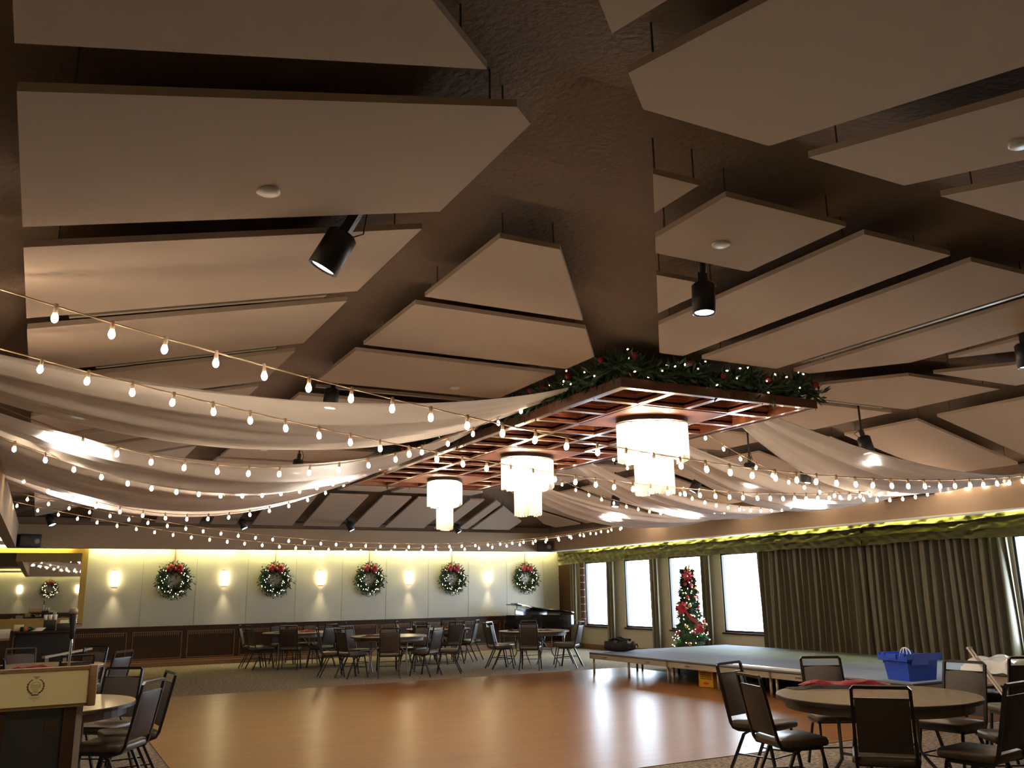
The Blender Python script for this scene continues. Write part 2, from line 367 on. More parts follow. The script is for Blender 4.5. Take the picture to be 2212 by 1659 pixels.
# ------------------------------------------------------------------ cove lights (hidden above the bulkhead sight line)
def cove(x0, x1, y, z, label, m, s=-1):
    t = thing('cove_light', label, 'light', ((x0+x1)/2, y, z)); h = (x1-x0)/2
    MB().tube([(-h, 0, 0), (h, 0, 0)], .016, 8).build('tube', m, t); q = sorted((s*.028, s*.05)); MB().box((-h, q[0], -.03), (h, q[1], .06)).build('housing', M['white_pl'], t)  # board added on the room side to keep tube light off the hall
cv = [(-3.6, .55), (.95, 2.75), (2.95, 4.35), (4.5, 6.6), (6.75, 7.75), (7.9, 10.3), (10.45, 12.2), (12.4, 13.5)]
for i, (a, b) in enumerate(cv): cove(a, b, WYB-.17, 2.80, 'cove tube light washing the back wall, %s from the mirror end' % ORD[i], M['cove'])
for i, (a, b) in enumerate([(-3, -.3), (0, 3)]): cove(a, b, WYF+.2, 2.84, 'cove tube light over the front wall, %s from left' % ORD[i], M['cove'], 1)
for i in range(6):
    y = 8.0+i*2.4
    t = thing('valance_light', 'hidden tube light above the olive valance, %s from the piano end' % ORD[5-i], 'light', (13.40, y, 2.93))
    MB().tube([(0, -1.1, 0), (0, 1.1, 0)], .014, 8).build('tube', M['covev'], t); MB().box((-.16, -1.2, .018), (.03, 1.2, .05)).box((-.16, -1.2, -.17), (-.145, 1.2, .018)).build('housing', M['white_pl'], t)  # unseen hood and lip added to stop tube light spilling into the hall

# ------------------------------------------------------------------ acoustic panels
def clip(poly, a, b, c):
    """keep a*x+b*y<=c"""
    out = []
    for i, p in enumerate(poly):
        q = poly[(i+1) % len(poly)]; dp = a*p[0]+b*p[1]-c; dq = a*q[0]+b*q[1]-c
        if dp <= 0: out.append(p)
        if dp*dq < 0: t = dp/(dp-dq); out.append((p[0]+(q[0]-p[0])*t, p[1]+(q[1]-p[1])*t))
    return out
def rect(x0, x1, y0, y1): return [(x0, y0), (x1, y0), (x1, y1), (x0, y1)]
HANG = .2
def slope_z(side):
    return {'L': lambda x, y: EZ+T*(x-XL), 'R': lambda x, y: EZ+T*(XR-x), 'F': lambda x, y: EZ+T*(y-YF), 'B': lambda x, y: EZ+T*(YB-y), 'C': lambda x, y: ZF}[side]
wire_me = MB().tube([(0, 0, 0), (0, 0, HANG-.024)], .004, 4).mesh('hanger_wire', M['wire'])
def in_frame(P):
    c = Vector(P)-Vector((0, 0, 1.6)); z = c.dot(_f)
    if z <= .1: return False
    x = 1881.84*c.dot(_r)/z+1106; y = 1881.84*c.dot(_d)/z+829.5; return -5 < x < 2217 and -5 < y < 1664
COUNT = {}
def panel(poly, side, label, group):
    if len(poly) < 3: return
    A = sum(p[0]*q[1]-q[0]*p[1] for p, q in zip(poly, poly[1:]+poly[:1]))/2
    if abs(A) < .03: return
    cx = sum(p[0] for p in poly)/len(poly); cyy = sum(p[1] for p in poly)/len(poly); g = slope_z(side); cz = g(cx, cyy)-HANG
    m_ = 12; seen = any(in_frame((p[0]+(q[0]-p[0])*k/m_, p[1]+(q[1]-p[1])*k/m_, g(p[0]+(q[0]-p[0])*k/m_, p[1]+(q[1]-p[1])*k/m_)-HANG)) for p, q in zip(poly, poly[1:]+poly[:1]) for k in range(m_))
    if seen: n = COUNT[label] = COUNT.get(label, 0)+1; label = label.replace('#', ORD[n-1])
    else: label = label.split(',')[0]+', outside the picture'
    t = thing('acoustic_panel', label, 'ceiling panel', (cx, cyy, cz), group=group)
    loc = [(x-cx, y-cyy) for x, y in poly]
    MB().prism(loc, lambda x, y: g(x+cx, y+cyy)-HANG-cz, lambda x, y: g(x+cx, y+cyy)-HANG-cz+.032).build('board', M['panel'], t)
    for x, y in loc:
        x *= .86; y *= .86; z0 = g(x+cx, y+cyy)-HANG-cz+.028
        o = bpy.data.objects.new('hanger_wire', wire_me); COL.objects.link(o); o.parent = t; o.location = (x, y, z0)
HA = .93
gL = 'suspended panels on the left ceiling slope'; gR = 'suspended panels on the right ceiling slope'; gF = 'suspended panels on the front ceiling slope'; gB = 'suspended panels on the back ceiling slope'; gC = 'suspended panels on the flat middle ceiling'
LY = [(1.36, 2.46), (2.72, 3.82), (4.06, 5.16), (5.38, 6.5), (6.76, 7.86), (8.1, 9.2), (9.42, 10.25), (10.48, 11.58), (11.82, 12.92), (13.16, 14.26), (14.5, 15.6), (15.84, 16.94), (17.2, 18.3)]
for i, (a, b) in enumerate(LY):
    p = rect(-.2, 1.63, a, b); p = clip(p, 1, -1, -(HA+.30)); p = clip(p, 1, 1, 18.73-.3)
    panel(p, 'L', 'cream panel on the left ceiling slope, # back from the camera', gL)
    p = rect(9.05, 10.87, a-.02, b-.02); p = clip(p, -1, -1, -(11.62+.3)); p = clip(p, -1, 1, 8.05-.3)
    panel(p, 'R', 'cream panel on the right ceiling slope, # back from the camera', gR)
FX = [(.35, 1.49), (1.72, 2.66), (2.9, 3.54), (3.81, 4.76), (4.98, 5.72), (5.94, 6.89), (7.16, 7.8), (8.04, 8.98), (9.2, 10.3)]
for i, (a, b) in enumerate(FX):
    p = rect(a, b, .75, 2.55); p = clip(p, -1, 1, HA-.36); p = clip(p, 1, 1, 11.62-.3)
    panel(p, 'F', 'cream panel on the front ceiling slope overhead, # from the left', gF)
BX = [(.75, 1.66), (1.93, 2.77), (3.0, 3.51), (3.84, 4.69), (4.92, 5.72), (6.03, 6.65), (6.80, 7.74), (8.0, 8.33), (8.62, 8.86), (8.98, 9.98)]
for i, (a, b) in enumerate(BX):
    p = rect(a, b, 17.02, 19.02); p = clip(p, -1, -1, -(18.73+.3)); p = clip(p, 1, -1, -(8.05+.36))
    panel(p, 'B', 'cream panel on the back ceiling slope, # from the left', gB)
K = .773
CYS = [(3.5, 3.86), (4.10, 5.22), (5.39, 6.52), (6.72, 7.9), (8.54, 9.7), (9.98, 11.12), (11.76, 12.95), (13.15, 14.28), (14.45, 15.57), (15.8, 16.2)]
for i, (a, b) in enumerate(CYS):
    p = rect(2.12, 4.03, a, b); p = clip(p, 1, -K, 1.81-K*2.81-.29); p = clip(p, 1, K, 1.81+K*16.86-.29)
    panel(p, 'C', 'cream panel on the flat ceiling left of the coffer, # back from the camera', gC)
    p = rect(6.67, 8.58, a, b); p = clip(p, -1, -K, -8.89-K*2.81-.29); p = clip(p, -1, K, -8.89+K*16.86-.29)
    panel(p, 'C', 'cream panel on the flat ceiling right of the coffer, # back from the camera', gC)
CXS = [(2.43, 2.71, 3.08, 5.72), (2.92, 3.79, 3.12, 3.9), (3.2, 3.79, 4.2, 5.72), (3.97, 4.72, 3.15, 5.72), (4.93, 5.80, 3.16, 5.72), (6.02, 6.76, 3.16, 5.72), (6.95, 7.78, 3.16, 5.72), (8.0, 8.27, 3.16, 5.72)]
for i, (a, b, c, d) in enumerate(CXS):
    p = rect(a, b, c, d); p = clip(p, -1, K, -1.81+K*2.81-.41+K*0+.0) if False else clip(p, -1, K, -(1.81-K*2.81+.41)); p = clip(p, 1, K, 8.89+K*2.81-.41)
    panel(p, 'C', 'cream panel on the flat ceiling before the coffer, # from the left', gC)
    p = rect(a, b, 19.67-d, 19.67-c); p = clip(p, -1, -K, -(1.81+K*16.86+.41)); p = clip(p, 1, -K, 8.89-K*16.86-.41)
    panel(p, 'C', 'cream panel on the flat ceiling behind the coffer, # from the left', gC)
# slim track rails in the gaps
def rail(a, b, label):
    a = Vector(a); b = Vector(b); c = (a+b)/2; t = thing('lighting_track', label, 'lighting track', c)
    d = (b-a); L = d.length/2; r = d.to_track_quat('X', 'Z'); mx = r.to_matrix().to_4x4()
    MB().box((-L, -.018, -.015), (L, .018, .015), 0, mx).build('rail', M['alum'], t)
    st = MB()
    for s in (-.8, 0, .8): p = mx @ Vector((L*s, 0, 0)); st.tube([p, p+Vector((0, 0, .16))], .005, 4)
    st.build('hanger', M['wire'], t)
g = slope_z('L')
rail((.0, 5.27, g(.0, 0)-.17), (1.45, 5.27, g(1.45, 0)-.17), 'thin metal track between left slope panels, nearer the camera')
rail((.2, 6.63, g(.2, 0)-.17), (1.45, 6.63, g(1.45, 0)-.17), 'thin metal track between left slope panels, farther from the camera')
rail((2.2, 8.2, ZF-.17), (3.9, 8.2, ZF-.17), 'thin metal track in the wide gap left of the coffer')
rail((5.9, 3.3, ZF-.17), (5.9, 5.5, ZF-.17), 'thin metal track in the gap before the coffer')
rail((6.8, 6.62, ZF-.17), (8.3, 6.62, ZF-.17), 'thin metal track in the gap right of the coffer')
# round detectors under panels
for x, y, s, lb in ((.70, 3.5, 'L', 'small white disc detector on the big left panel overhead'), (3.32, 3.62, 'C', 'small white disc detector on the panel above the lit can light'), (3.33, 1.85, 'F', 'small white disc detector on the front panel at the right edge'), (3.41, 7.6, 'C', 'small white disc detector on panel left of the coffer'), (2.55, 12.1, 'C', 'small white disc detector above the far left drapes')):
    g = slope_z(s); MBz = MB().lathe([(.044, -.014), (.052, -.009), (.053, 0)], 18)
    o = MBz.build('smoke_detector', M['white_pl']); o.location = (x, y, g(x, y)-HANG); tag(o, lb, 'smoke detector')

# ------------------------------------------------------------------ coffered canopy
CX0, CX1, CY0, CY1, CZ = 4.265, 6.435, 5.985, 13.35, 3.28
co = thing('coffered_canopy', 'dark mahogany coffered canopy panel suspended under the ceiling', 'ceiling canopy', (0, 0, 0))
nx, ny = 4, 14; sx = (CX1-CX0)/nx; sy = (CY1-CY0)/ny
flat = [(1, 2), (3, 4), (1, 2)]
CHY = [CY0+sy*2, CY0+sy*7, CY0+sy*12]
flatcells = {(i, j) for cy0 in (1, 6, 11) for i in (1, 2) for j in (cy0, cy0+1)}
gr = MB(); w = .035
for i in range(nx+1):
    x = CX0+sx*i; ww = w if 0 < i < nx else w*1.2; gr.box((x-ww, CY0-.04, CZ), (x+ww, CY1+.04, CZ+.05))
for j in range(ny+1):
    y = CY0+sy*j; ww = w if 0 < j < ny else w*1.2; gr.box((CX0-.04, y-ww, CZ+.002), (CX1+.04, y+ww, CZ+.05))
gr.build('grid', M['mahog'], co)
cp = MB()
for i in range(nx):
    for j in range(ny):
        if (i, j) in flatcells: continue
        x0_, x1_, y0_, y1_ = CX0+sx*i+w, CX0+sx*(i+1)-w, CY0+sy*j+w, CY0+sy*(j+1)-w
        st = [(0, CZ+.03), (0, CZ+.08), (.016, CZ+.085), (.016, CZ+.115), (.032, CZ+.12), (.032, CZ+.15), (.048, CZ+.155), (.048, CZ+.185), (.064, CZ+.19), (.064, CZ+.22)]
        pv = None; vs = []; fs = []
        for q, (d, z) in enumerate(st):
            vs += [(x0_+d, y0_+d, z), (x1_-d, y0_+d, z), (x1_-d, y1_-d, z), (x0_+d, y1_-d, z)]
            if q:
                b_ = q*4
                for k_ in range(4): fs.append((b_-4+k_, b_-4+(k_+1) % 4, b_+(k_+1) % 4, b_+k_))
        fs.append(tuple(len(vs)-4+q for q in range(4)))
        cp.add(vs, fs)
cp.build('coffers', M['mahog'], co)
for cy0 in (1, 6, 11): MB().box((CX0+sx+.0, CY0+sy*cy0, CZ-.004), (CX1-sx, CY0+sy*(cy0+2), CZ+.04)).build('lamp_plate', M['plate'], co)
fa = MB()
fa.box((CX0-.065, CY0-.065, CZ-.01), (CX1+.065, CY0-.04, CZ+.075)); fa.box((CX0-.065, CY1+.04, CZ-.01), (CX1+.065, CY1+.065, CZ+.075))
fa.box((CX0-.065, CY0-.04, CZ-.01), (CX0-.04, CY1+.04, CZ+.075)); fa.box((CX1+.04, CY0-.04, CZ-.01), (CX1+.065, CY1+.04, CZ+.075))
fa.box((CX0+.02, CY0+.02, CZ+.225), (CX1-.02, CY1-.02, CZ+.24))
fa.build('fascia', M['fascia'], co)
hr = MB()
for x in (CX0+.3, CX1-.3):
    for y in (CY0+.4, (CY0+CY1)/2, CY1-.4): hr.tube([(x, y, CZ+.23), (x, y, ZF)], .012, 6)
hr.build('hanger_rod', M['black'], co)

# ------------------------------------------------------------------ chandeliers
def make_chandelier(label, loc):
    t = thing('crystal_chandelier', label, 'chandelier', loc, group='crystal chandeliers under the canopy')
    def wave(a, rx, ry, amp): r = 1+amp*math.cos(2*a+.9); return (rx*r*math.cos(a), ry*r*math.sin(a))
    pl = MB().prism([wave(2*PI*k/40, .33, .30, .14) for k in range(40)], -.045, 0); plo = pl.build('ceiling_plate', M['bronze'], t)
    parts = [plo]
    up = MB(); lo_ = MB()
    for ring, (rx, ry, n) in enumerate(((.32, .29, 96), (.25, .23, 66))):
        for k in range(n):
            a = 2*PI*k/n; x, y = wave(a, rx, ry, .14); zb = -.40+.035*math.sin(a*1.5+1)-.02*ring+random.uniform(-.006, .006)
            up.tube([(x, y, -.055), (x, y, zb)], .0085, 6)
    for ring, (rx, ry, n) in enumerate(((.185, .135, 58), (.13, .09, 38))):
        for k in range(n):
            a = 2*PI*k/n; x, y = wave(a, rx, ry, .14); zb = -.76+.025*math.sin(a*1.5)+random.uniform(-.008, .008)
            lo_.tube([(x, y, -.41), (x, y, zb)], .0075, 6)
    uo = up.build('crystal_tier', M['crystal'], t); uo['kind'] = 'stuff'; lw = lo_.build('crystal_tier', M['crystal'], t); lw['kind'] = 'stuff'
    fr = MB().tube([(*wave(2*PI*k/32, .32, .29, .14), -.06) for k in range(32)], .006, 5, closed=True)
    fr.tube([(*wave(2*PI*k/32, .185, .135, .14), -.415) for k in range(32)], .006, 5, closed=True); fr.tube([(0, 0, -.05), (0, 0, -.45)], .010, 6)
    for k in range(4): a = PI*k/2; fr.tube([(0, 0, -.41), (.18*math.cos(a), .14*math.sin(a), -.415)], .005, 5)
    fo = fr.build('wire_frame', M['brass'], t)
    bulbs = []
    for z in (-.16, -.30):
        for k in range(5):
            a = 2*PI*k/5+z*9; b = MB().ball((.17*math.cos(a), .15*math.sin(a), z), .035, 6); bulbs.append(b.build('bulb', M['core'], uo))
    for k in range(3):
        a = 2*PI*k/3; b = MB().ball((.06*math.cos(a), .045*math.sin(a), -.50), .028, 6); bulbs.append(b.build('bulb', M['core_low'], lw))
    reg(uo, *bulbs[:10]); reg(lw, *bulbs[10:]); return reg(t, *parts, uo, lw, fo)
chx = (CX0+CX1)/2
ch = make_chandelier('nearest of the three crystal rod chandeliers under the canopy', (chx, CHY[0], CZ-.004))
dup(ch, (chx, CHY[1], CZ-.004), .5, 'middle of the three crystal rod chandeliers under the canopy')
dup(ch, (chx, CHY[2], CZ-.004), 1.35, 'farthest of the three crystal rod chandeliers under the canopy')

# ------------------------------------------------------------------ string lights
sock_me = MB().tube([(0, 0, .012), (0, 0, -.034)], [.009, .0115], 8).mesh('socket', M['cord'])
bulb_me = MB().lathe([(.003, -.080), (.010, -.076), (.015, -.067), (.0165, -.058), (.0145, -.047), (.010, -.036), (.0085, -.026)], 10).mesh('bulb', M['bulb'])
def strand(A, B, sag, label, sp=.25, start=.12):
    A = Vector(A)+Vector((0, 0, .06)); B = Vector(B)+Vector((0, 0, .06)); t = thing('string_light_strand', label, 'string lights', A, group='festoon string lights across the hall')
    P = lambda u: (B-A)*u-Vector((0, 0, 4*sag*u*(1-u)))
    n = 48; MB().tube([P(i/n) for i in range(n+1)], .0045, 5).build('cord', M['cord'], t)
    L = (B-A).length; u = start/L
    while u < 1-.05/L:
        o = bpy.data.objects.new('socket', sock_me); COL.objects.link(o); o.parent = t; o.location = P(u); o.rotation_euler = (random.uniform(-.12, .12), random.uniform(-.12, .12), 0)
        b = bpy.data.objects.new('bulb', bulb_me); COL.objects.link(b); b.parent = o
        u += sp/L
strand((XL, 4.4, 2.95), (XR, 5.6, 2.96), .551, 'nearest festoon strand across the hall from left bulkhead to right bulkhead', .25, .165)
strand((XL, 5.35, 2.90), (XR, 8.1, 2.955), .44, 'second festoon strand across the hall, passing below the first chandelier', .25, .12)
strand((XL, 7.4, 2.97), (CX0-.06, 7.15, 3.44), .62, 'festoon strand from the left bulkhead to the canopy, nearest of three', .25, .66)
strand((XL, 8.1, 2.85), (CX0-.06, 10.6, 3.42), .529, 'festoon strand from the left bulkhead to the canopy, middle of three', .26, .2)
strand((XL, 11.2, 2.97), (CX0-.06, 11.8, 3.42), .66, 'festoon strand from the left bulkhead to the canopy, farthest of three', .26, .2)
strand((XL, 13.8, 2.97), (XR, 14.9, 2.96), .607, 'long festoon strand sagging across before the back wall, upper of two', .267, .2)
strand((XL, 15.2, 2.97), (XR, 14.6, 2.965), .66, 'long festoon strand sagging across before the back wall, lower of two', .28, .05)
strand((CX1+.06, 7.8, 3.39), (XR, 7.75, 2.965), .5, 'festoon strand from the canopy to the right bulkhead, nearest of three', .25, .2)
strand((CX1+.06, 9.6, 3.35), (XR, 10.25, 2.955), .413, 'festoon strand from the canopy to the right bulkhead, middle of three', .25, .15)
strand((CX1+.06, 11.4, 3.32), (XR, 12.0, 2.96), .32, 'festoon strand from the canopy to the right bulkhead, farthest of three', .26, .2)
strand((XR-.02, 10.2, 2.93), (XR-.02, 6.2, 2.93), .04, 'festoon strand running along the top of the right bulkhead', .27, .1)

# ------------------------------------------------------------------ sheer drapes
def drape(xa, ya0, ya1, za, xb, yb0, yb1, zb, s0, s1, label, seed):
    """from bulkhead (a) to canopy (b); v runs across the width"""
    rnd = random.Random(seed); ph = [rnd.uniform(0, 6.28) for _ in range(4)]
    def fn(u, v):
        y = (ya0+(ya1-ya0)*v)*(1-u)+(yb0+(yb1-yb0)*v)*u; gather = (.35+.65*math.sin(PI*min(max(u, 0), 1)))
        bel = math.sin(PI*u)
        y += .18*bel*(v-.5)*2
        x = xa+(xb-xa)*u; sag = s0+(s1-s0)*v
        z = za+(zb-za)*u-4*sag*u*(1-u)-.06*math.sin(PI*v)*bel
        w = .035*math.sin(v*19+ph[0]+1.5*u)+.022*math.sin(v*34+ph[1]-2*u)+.012*math.sin(v*57+ph[2])
        z += w*(.45+.55*gather)
        return (x, y, z)
    o = MB().grid(fn, 56, 60).build('sheer_drape', M['voile'])
    tag(o, label, 'drape', 'white sheer drapes swagged under the ceiling')
drape(XL+.005, 5.66, 6.9, 2.97, CX0-.07, 6.7, 7.9, 3.43, .26, .36, 'nearest white sheer drape swagged from the left bulkhead to canopy', 1)
drape(XL+.005, 7.4, 9.1, 2.96, CX0-.07, 8.5, 9.7, 3.42, .48, .52, 'second white sheer drape from the left bulkhead to canopy', 2)
drape(XL+.005, 9.3, 10.7, 2.96, CX0-.07, 10.1, 11.0, 3.42, .48, .52, 'third white sheer drape from the left bulkhead to canopy', 3)
drape(XL+.005, 10.9, 12.0, 2.97, CX0-.07, 11.6, 12.3, 3.42, .48, .516, 'farthest white sheer drape from the left bulkhead to canopy', 4)
drape(XR-.005, 6.3, 7.9, 2.95, CX1+.07, 6.6, 7.05, 3.36, .27, .36, 'nearest white sheer drape swagged from canopy to right bulkhead', 5)
drape(XR-.005, 8.2, 9.3, 2.95, CX1+.07, 8.2, 8.7, 3.35, .32, .43, 'second white sheer drape from canopy to right bulkhead', 6)
drape(XR-.005, 10.4, 11.6, 2.95, CX1+.07, 10.1, 10.6, 3.36, .34, .42, 'third white sheer drape from canopy to right bulkhead', 7)
drape(XR-.005, 12.0, 13.1, 2.96, CX1+.07, 12.2, 12.75, 3.40, .36, .442, 'farthest white sheer drape from canopy to right bulkhead', 8)

# ------------------------------------------------------------------ can spotlights
def can_light(loc, ceil_z, tilt, az, label, spot=0, drop=True, cone=1.6, size=1.0, nk=.09):
    t = thing('track_spotlight', label, 'spotlight', loc, group='black can spotlights on the ceiling')
    R = Matrix.Rotation(az, 4, 'Z') @ Matrix.Rotation(tilt, 4, 'Y')
    b = MB(); s = size; b.lathe([(.055*s, .10*s), (.072*s, .085*s), (.074*s, -.10*s), (.064*s, -.10*s), (.060*s, -.085*s)], 20, 0, R); b.build('can', M['black'], t)
    MB().lathe([(.058*s, -.092*s), (.058*s, -.088*s)], 20, 0, R).build('lens', M['canlens'], t)
    h = ceil_z-loc[2]
    MB().box((-.022*s, -.022*s, .09*s), (.022*s, .022*s, .09*s+nk), 0, R).build('bracket', M['black'], t)
    e_ = R @ Vector((0, 0, .09*s+nk)); c = MB(); c.tube([(e_.x, e_.y, e_.z-.01), (e_.x, e_.y, h)], .012 if drop else .026, 8); c.box((e_.x-.045, e_.y-.03, h-.03), (e_.x+.045, e_.y+.03, h)); c.build('stem', M['black'], t)
    cb = MB(); k1 = R @ Vector((.045, 0, .10)); k2 = R @ Vector((.075, .03, .15)); cb.tube([k1, k2, (e_.x+.05, e_.y+.02, e_.z+.03), (e_.x+.012, e_.y, e_.z+.08)], .004, 5); cb.build('cable', M['black'], t)
    if spot:
        l = bpy.data.lights.new('spot_beam', 'SPOT'); l.energy = spot; l.spot_size = cone; l.spot_blend = 1.0; l.color = (1, .90, .76); l.shadow_soft_size = .04
        o = bpy.data.objects.new('spot_beam', l); COL.objects.link(o); o.parent = t; o.matrix_local = R @ Matrix.Translation((0, 0, -.12*s))
g = slope_z('L')
can_light((1.12, 3.95, 3.24), g(1.12, 0), .52, -.55, 'black can spotlight tilted left, between two left slope panels', 70, False, 1.7, 1.05, .16)
can_light((3.52, 4.03, 3.37), ZF, .05, .5, 'black can spotlight shining down before the canopy', 25, False)
can_light((2.35, 8.2, 3.46), ZF, .1, 0, 'black can spotlight behind the nearest left drape', 40, False)
can_light((6.85, 4.05, 3.38), ZF, .05, 3.4, 'black can spotlight cut by the right picture edge', 0, False)
for x, n_, lb in ((.06, 0, 'near the left corner'), (3.58, 0, 'behind the left festoon strands'), (5.86, 0, 'left of the farthest chandelier'), (8.42, 0, 'right of the farthest chandelier')):
    can_light((x, 18.62, 3.02), EZ+T*(YB-18.62), .45, PI/2*0+2.6, 'small can spotlight above the back bulkhead, %s' % lb, 25, False)
can_light((9.0, 10.8, 3.16), EZ+T*(XR-9.0), .55, -.6, 'can spotlight over the third right drape', 420, True, 2.0)
can_light((9.25, 8.75, 3.08), EZ+T*(XR-9.25), .12, .4, 'can spotlight hanging beside the second right drape', 560, True, 2.0)
can_light((8.5, 12.3, 3.05), ZF, .2, .4, 'can spotlight over the farthest right drape', 420, True, 2.0)
can_light((7.95, 8.45, 3.06), ZF, .3, -2.2, 'can spotlight on a long rod before the second right drape', 60, True)
can_light((8.0, 6.65, 3.12), ZF, .2, 2.0, 'can spotlight on a long rod seen through the nearest right drape', 40, True)
can_light((.15, 7.7, 3.10), g(.15, 0), .1, 0, 'can spotlight glowing through the second left drape', 420, True, 2.1)
can_light((3.0, 12.0, 3.32), ZF, .1, 0, 'can spotlight glowing through the farthest left drape', 800, True, 1.9)
can_light((.35, 11.4, 3.12), g(.35, 0), .1, 0, 'can spotlight glowing through the farthest left drape by the bulkhead', 300, True, 2.0)
can_light((2.7, 9.3, 3.28), ZF, .1, 0, 'can spotlight glowing through the second left drape near the canopy', 500, True, 2.0)

# ------------------------------------------------------------------ garlands on the canopy
mini_me = MB().lathe([(.002, -.010), (.0065, -.003), (.0065, .004), (.002, .012)], 8).mesh('mini_light', M['mini'])
def add_minis(parent, pts, name='light'):
    for p in pts:
        o = bpy.data.objects.new(name, mini_me); COL.objects.link(o); o.parent = parent; o.location = p
        o.rotation_euler = (random.uniform(0, 3), random.uniform(0, 3), 0)
def garland(A, B, label, n, nl, rad=.14):
    A = Vector(A); B = Vector(B); t = thing('pine_garland', label, 'garland', A, group='lit pine garlands on the canopy')
    it = []; D = B-A
    def at(u): return D*u+Vector((0, 0, .03*math.sin(u*23)+.02*math.sin(u*51)))
    for k in range(n):
        u = random.random(); c = at(u); d = Vector((random.gauss(0, 1), random.gauss(0, 1), random.gauss(.15, .8))); d.normalize()
        p = c+d*random.uniform(0, rad*.7); it.append((p, d+Vector((random.uniform(-.5, .5), random.uniform(-.5, .5), random.uniform(-.4, .6))), random.uniform(.06, .13), .026))
    m = MB().blades(it); m.tube([at(i/24) for i in range(25)], .03, 6)
    f = m.build('foliage', M['green'], t); f['kind'] = 'stuff'
    pts = []
    for k in range(nl):
        c = at((k+random.uniform(.1, .9))/nl); a = random.uniform(0, 2*PI); pts.append(c+Vector((math.cos(a)*rad*.9*abs(D.y)/D.length-.0, -rad*.9*abs(math.cos(a))*abs(D.x)/D.length, rad*.8*math.sin(a)+.02)))
    add_minis(t, pts)
    for k in range(5):
        c = at((k+.5)/5+random.uniform(-.06, .06)); b = MB().ball(c+Vector((0, -.10 if D.x > 1 else 0, .06)) if D.x > 1 else c+Vector((-.10, 0, .06)), .03, 6); b.build('ornament', M['red'], t)
garland((CX0-.1, CY0-.03, CZ+.17), (CX1+.12, CY0-.03, CZ+.16), 'lit pine garland along the near edge of the canopy', 1700, 22)
garland((CX0-.05, CY0-.05, CZ+.17), (CX0-.05, CY0+2.1, CZ+.15), 'lit pine garland along the left edge of the canopy', 1200, 16)
garland((CX0-.05, CY0+2.2, CZ+.12), (CX0-.05, CY1, CZ+.12), 'thin lit pine garland along the far left edge of the canopy', 1300, 18, .07)
garland((CX0, CY1+.03, CZ+.13), (CX1, CY1+.03, CZ+.13), 'lit pine garland along the far edge of the canopy', 700, 12, .09)

# ------------------------------------------------------------------ wreaths and sconces
def make_wreath(label, loc):
    t = thing('christmas_wreath', label, 'wreath', loc, group='lit Christmas wreaths along the back wall')
    it = []
    for k in range(1500):
        a = random.uniform(0, 2*PI); r = .275+random.gauss(0, .065); p = Vector((r*math.cos(a), -.06+random.gauss(0, .03), r*math.sin(a)))
        d = Vector((math.cos(a)*random.uniform(-.6, 1.1)-math.sin(a)*random.uniform(-.8, .8), random.uniform(-1.1, .2), math.sin(a)*random.uniform(-.6, 1.1)+math.cos(a)*random.uniform(-.8, .8)))
        it.append((p, d, random.uniform(.07, .13), .028))
    m = MB().blades(it); m.tube([(.30*math.cos(2*PI*k/28), -.05, .30*math.sin(2*PI*k/28)) for k in range(28)], .035, 6, closed=True)
    f = m.build('foliage', M['green'], t); f['kind'] = 'stuff'
    L = []
    for k in range(42):
        a = 2*PI*(k+random.random()*.8)/42
        if 1.0 < a < 2.1: continue
        r = .28+random.uniform(-.11, .12); o = bpy.data.objects.new('light', mini_me); COL.objects.link(o); o.parent = t
        o.location = (r*math.cos(a), -.125-random.uniform(0, .03), r*math.sin(a)); L.append(o)
    bw = MB()
    for cx_, s in ((-.10, 1), (.12, -1)):
        for q in range(3):
            c = Vector((cx_+random.uniform(-.04, .04), -.15, .27+random.uniform(-.05, .05)))
            bw.lathe([(.004, -.07), (.06, -.04), (.075, 0), (.05, .045), (.004, .06)], 9, 0, Matrix.Translation(c) @ Matrix.Rotation(random.uniform(-1, 1), 4, 'Y') @ Matrix.Diagonal((1, .6, 1, 1)))
    bw.ball((0, -.16, .27), .045, 6)
    bo = bw.build('bow', M['red'], t)
    rb = MB().box((-.012, -.012, .30), (.012, -.004, .80)); ro = rb.build('hanging_ribbon', M['terracotta'], t)
    ber = []
    for k in range(7):
        a = random.uniform(2.4, 7); ber.append(MB().ball((.31*math.cos(a), -.13, .31*math.sin(a)), .018, 5).build('berry', M['red'], t))
    return reg(t, f, bo, ro, *L, *ber)
WX = [2.84, 5.26, 7.76, 10.18, 12.52]
wl = ['leftmost lit wreath with red bow on the back wall, nearest the mirror', 'second lit wreath from the mirror on the back wall', 'middle lit wreath on the back wall', 'fourth lit wreath from the mirror on the back wall', 'rightmost lit wreath on the back wall, nearest the piano']
wreath = make_wreath(wl[0], (WX[0], WYB, 1.97))
for i in range(1, 5): dup(wreath, (WX[i], WYB, 1.97-.005*i), 0, wl[i])
dup(wreath, (.42, WYF, 2.02), PI, 'lit wreath on the front wall, seen only in the mirror', 'lit wreath of the front wall')
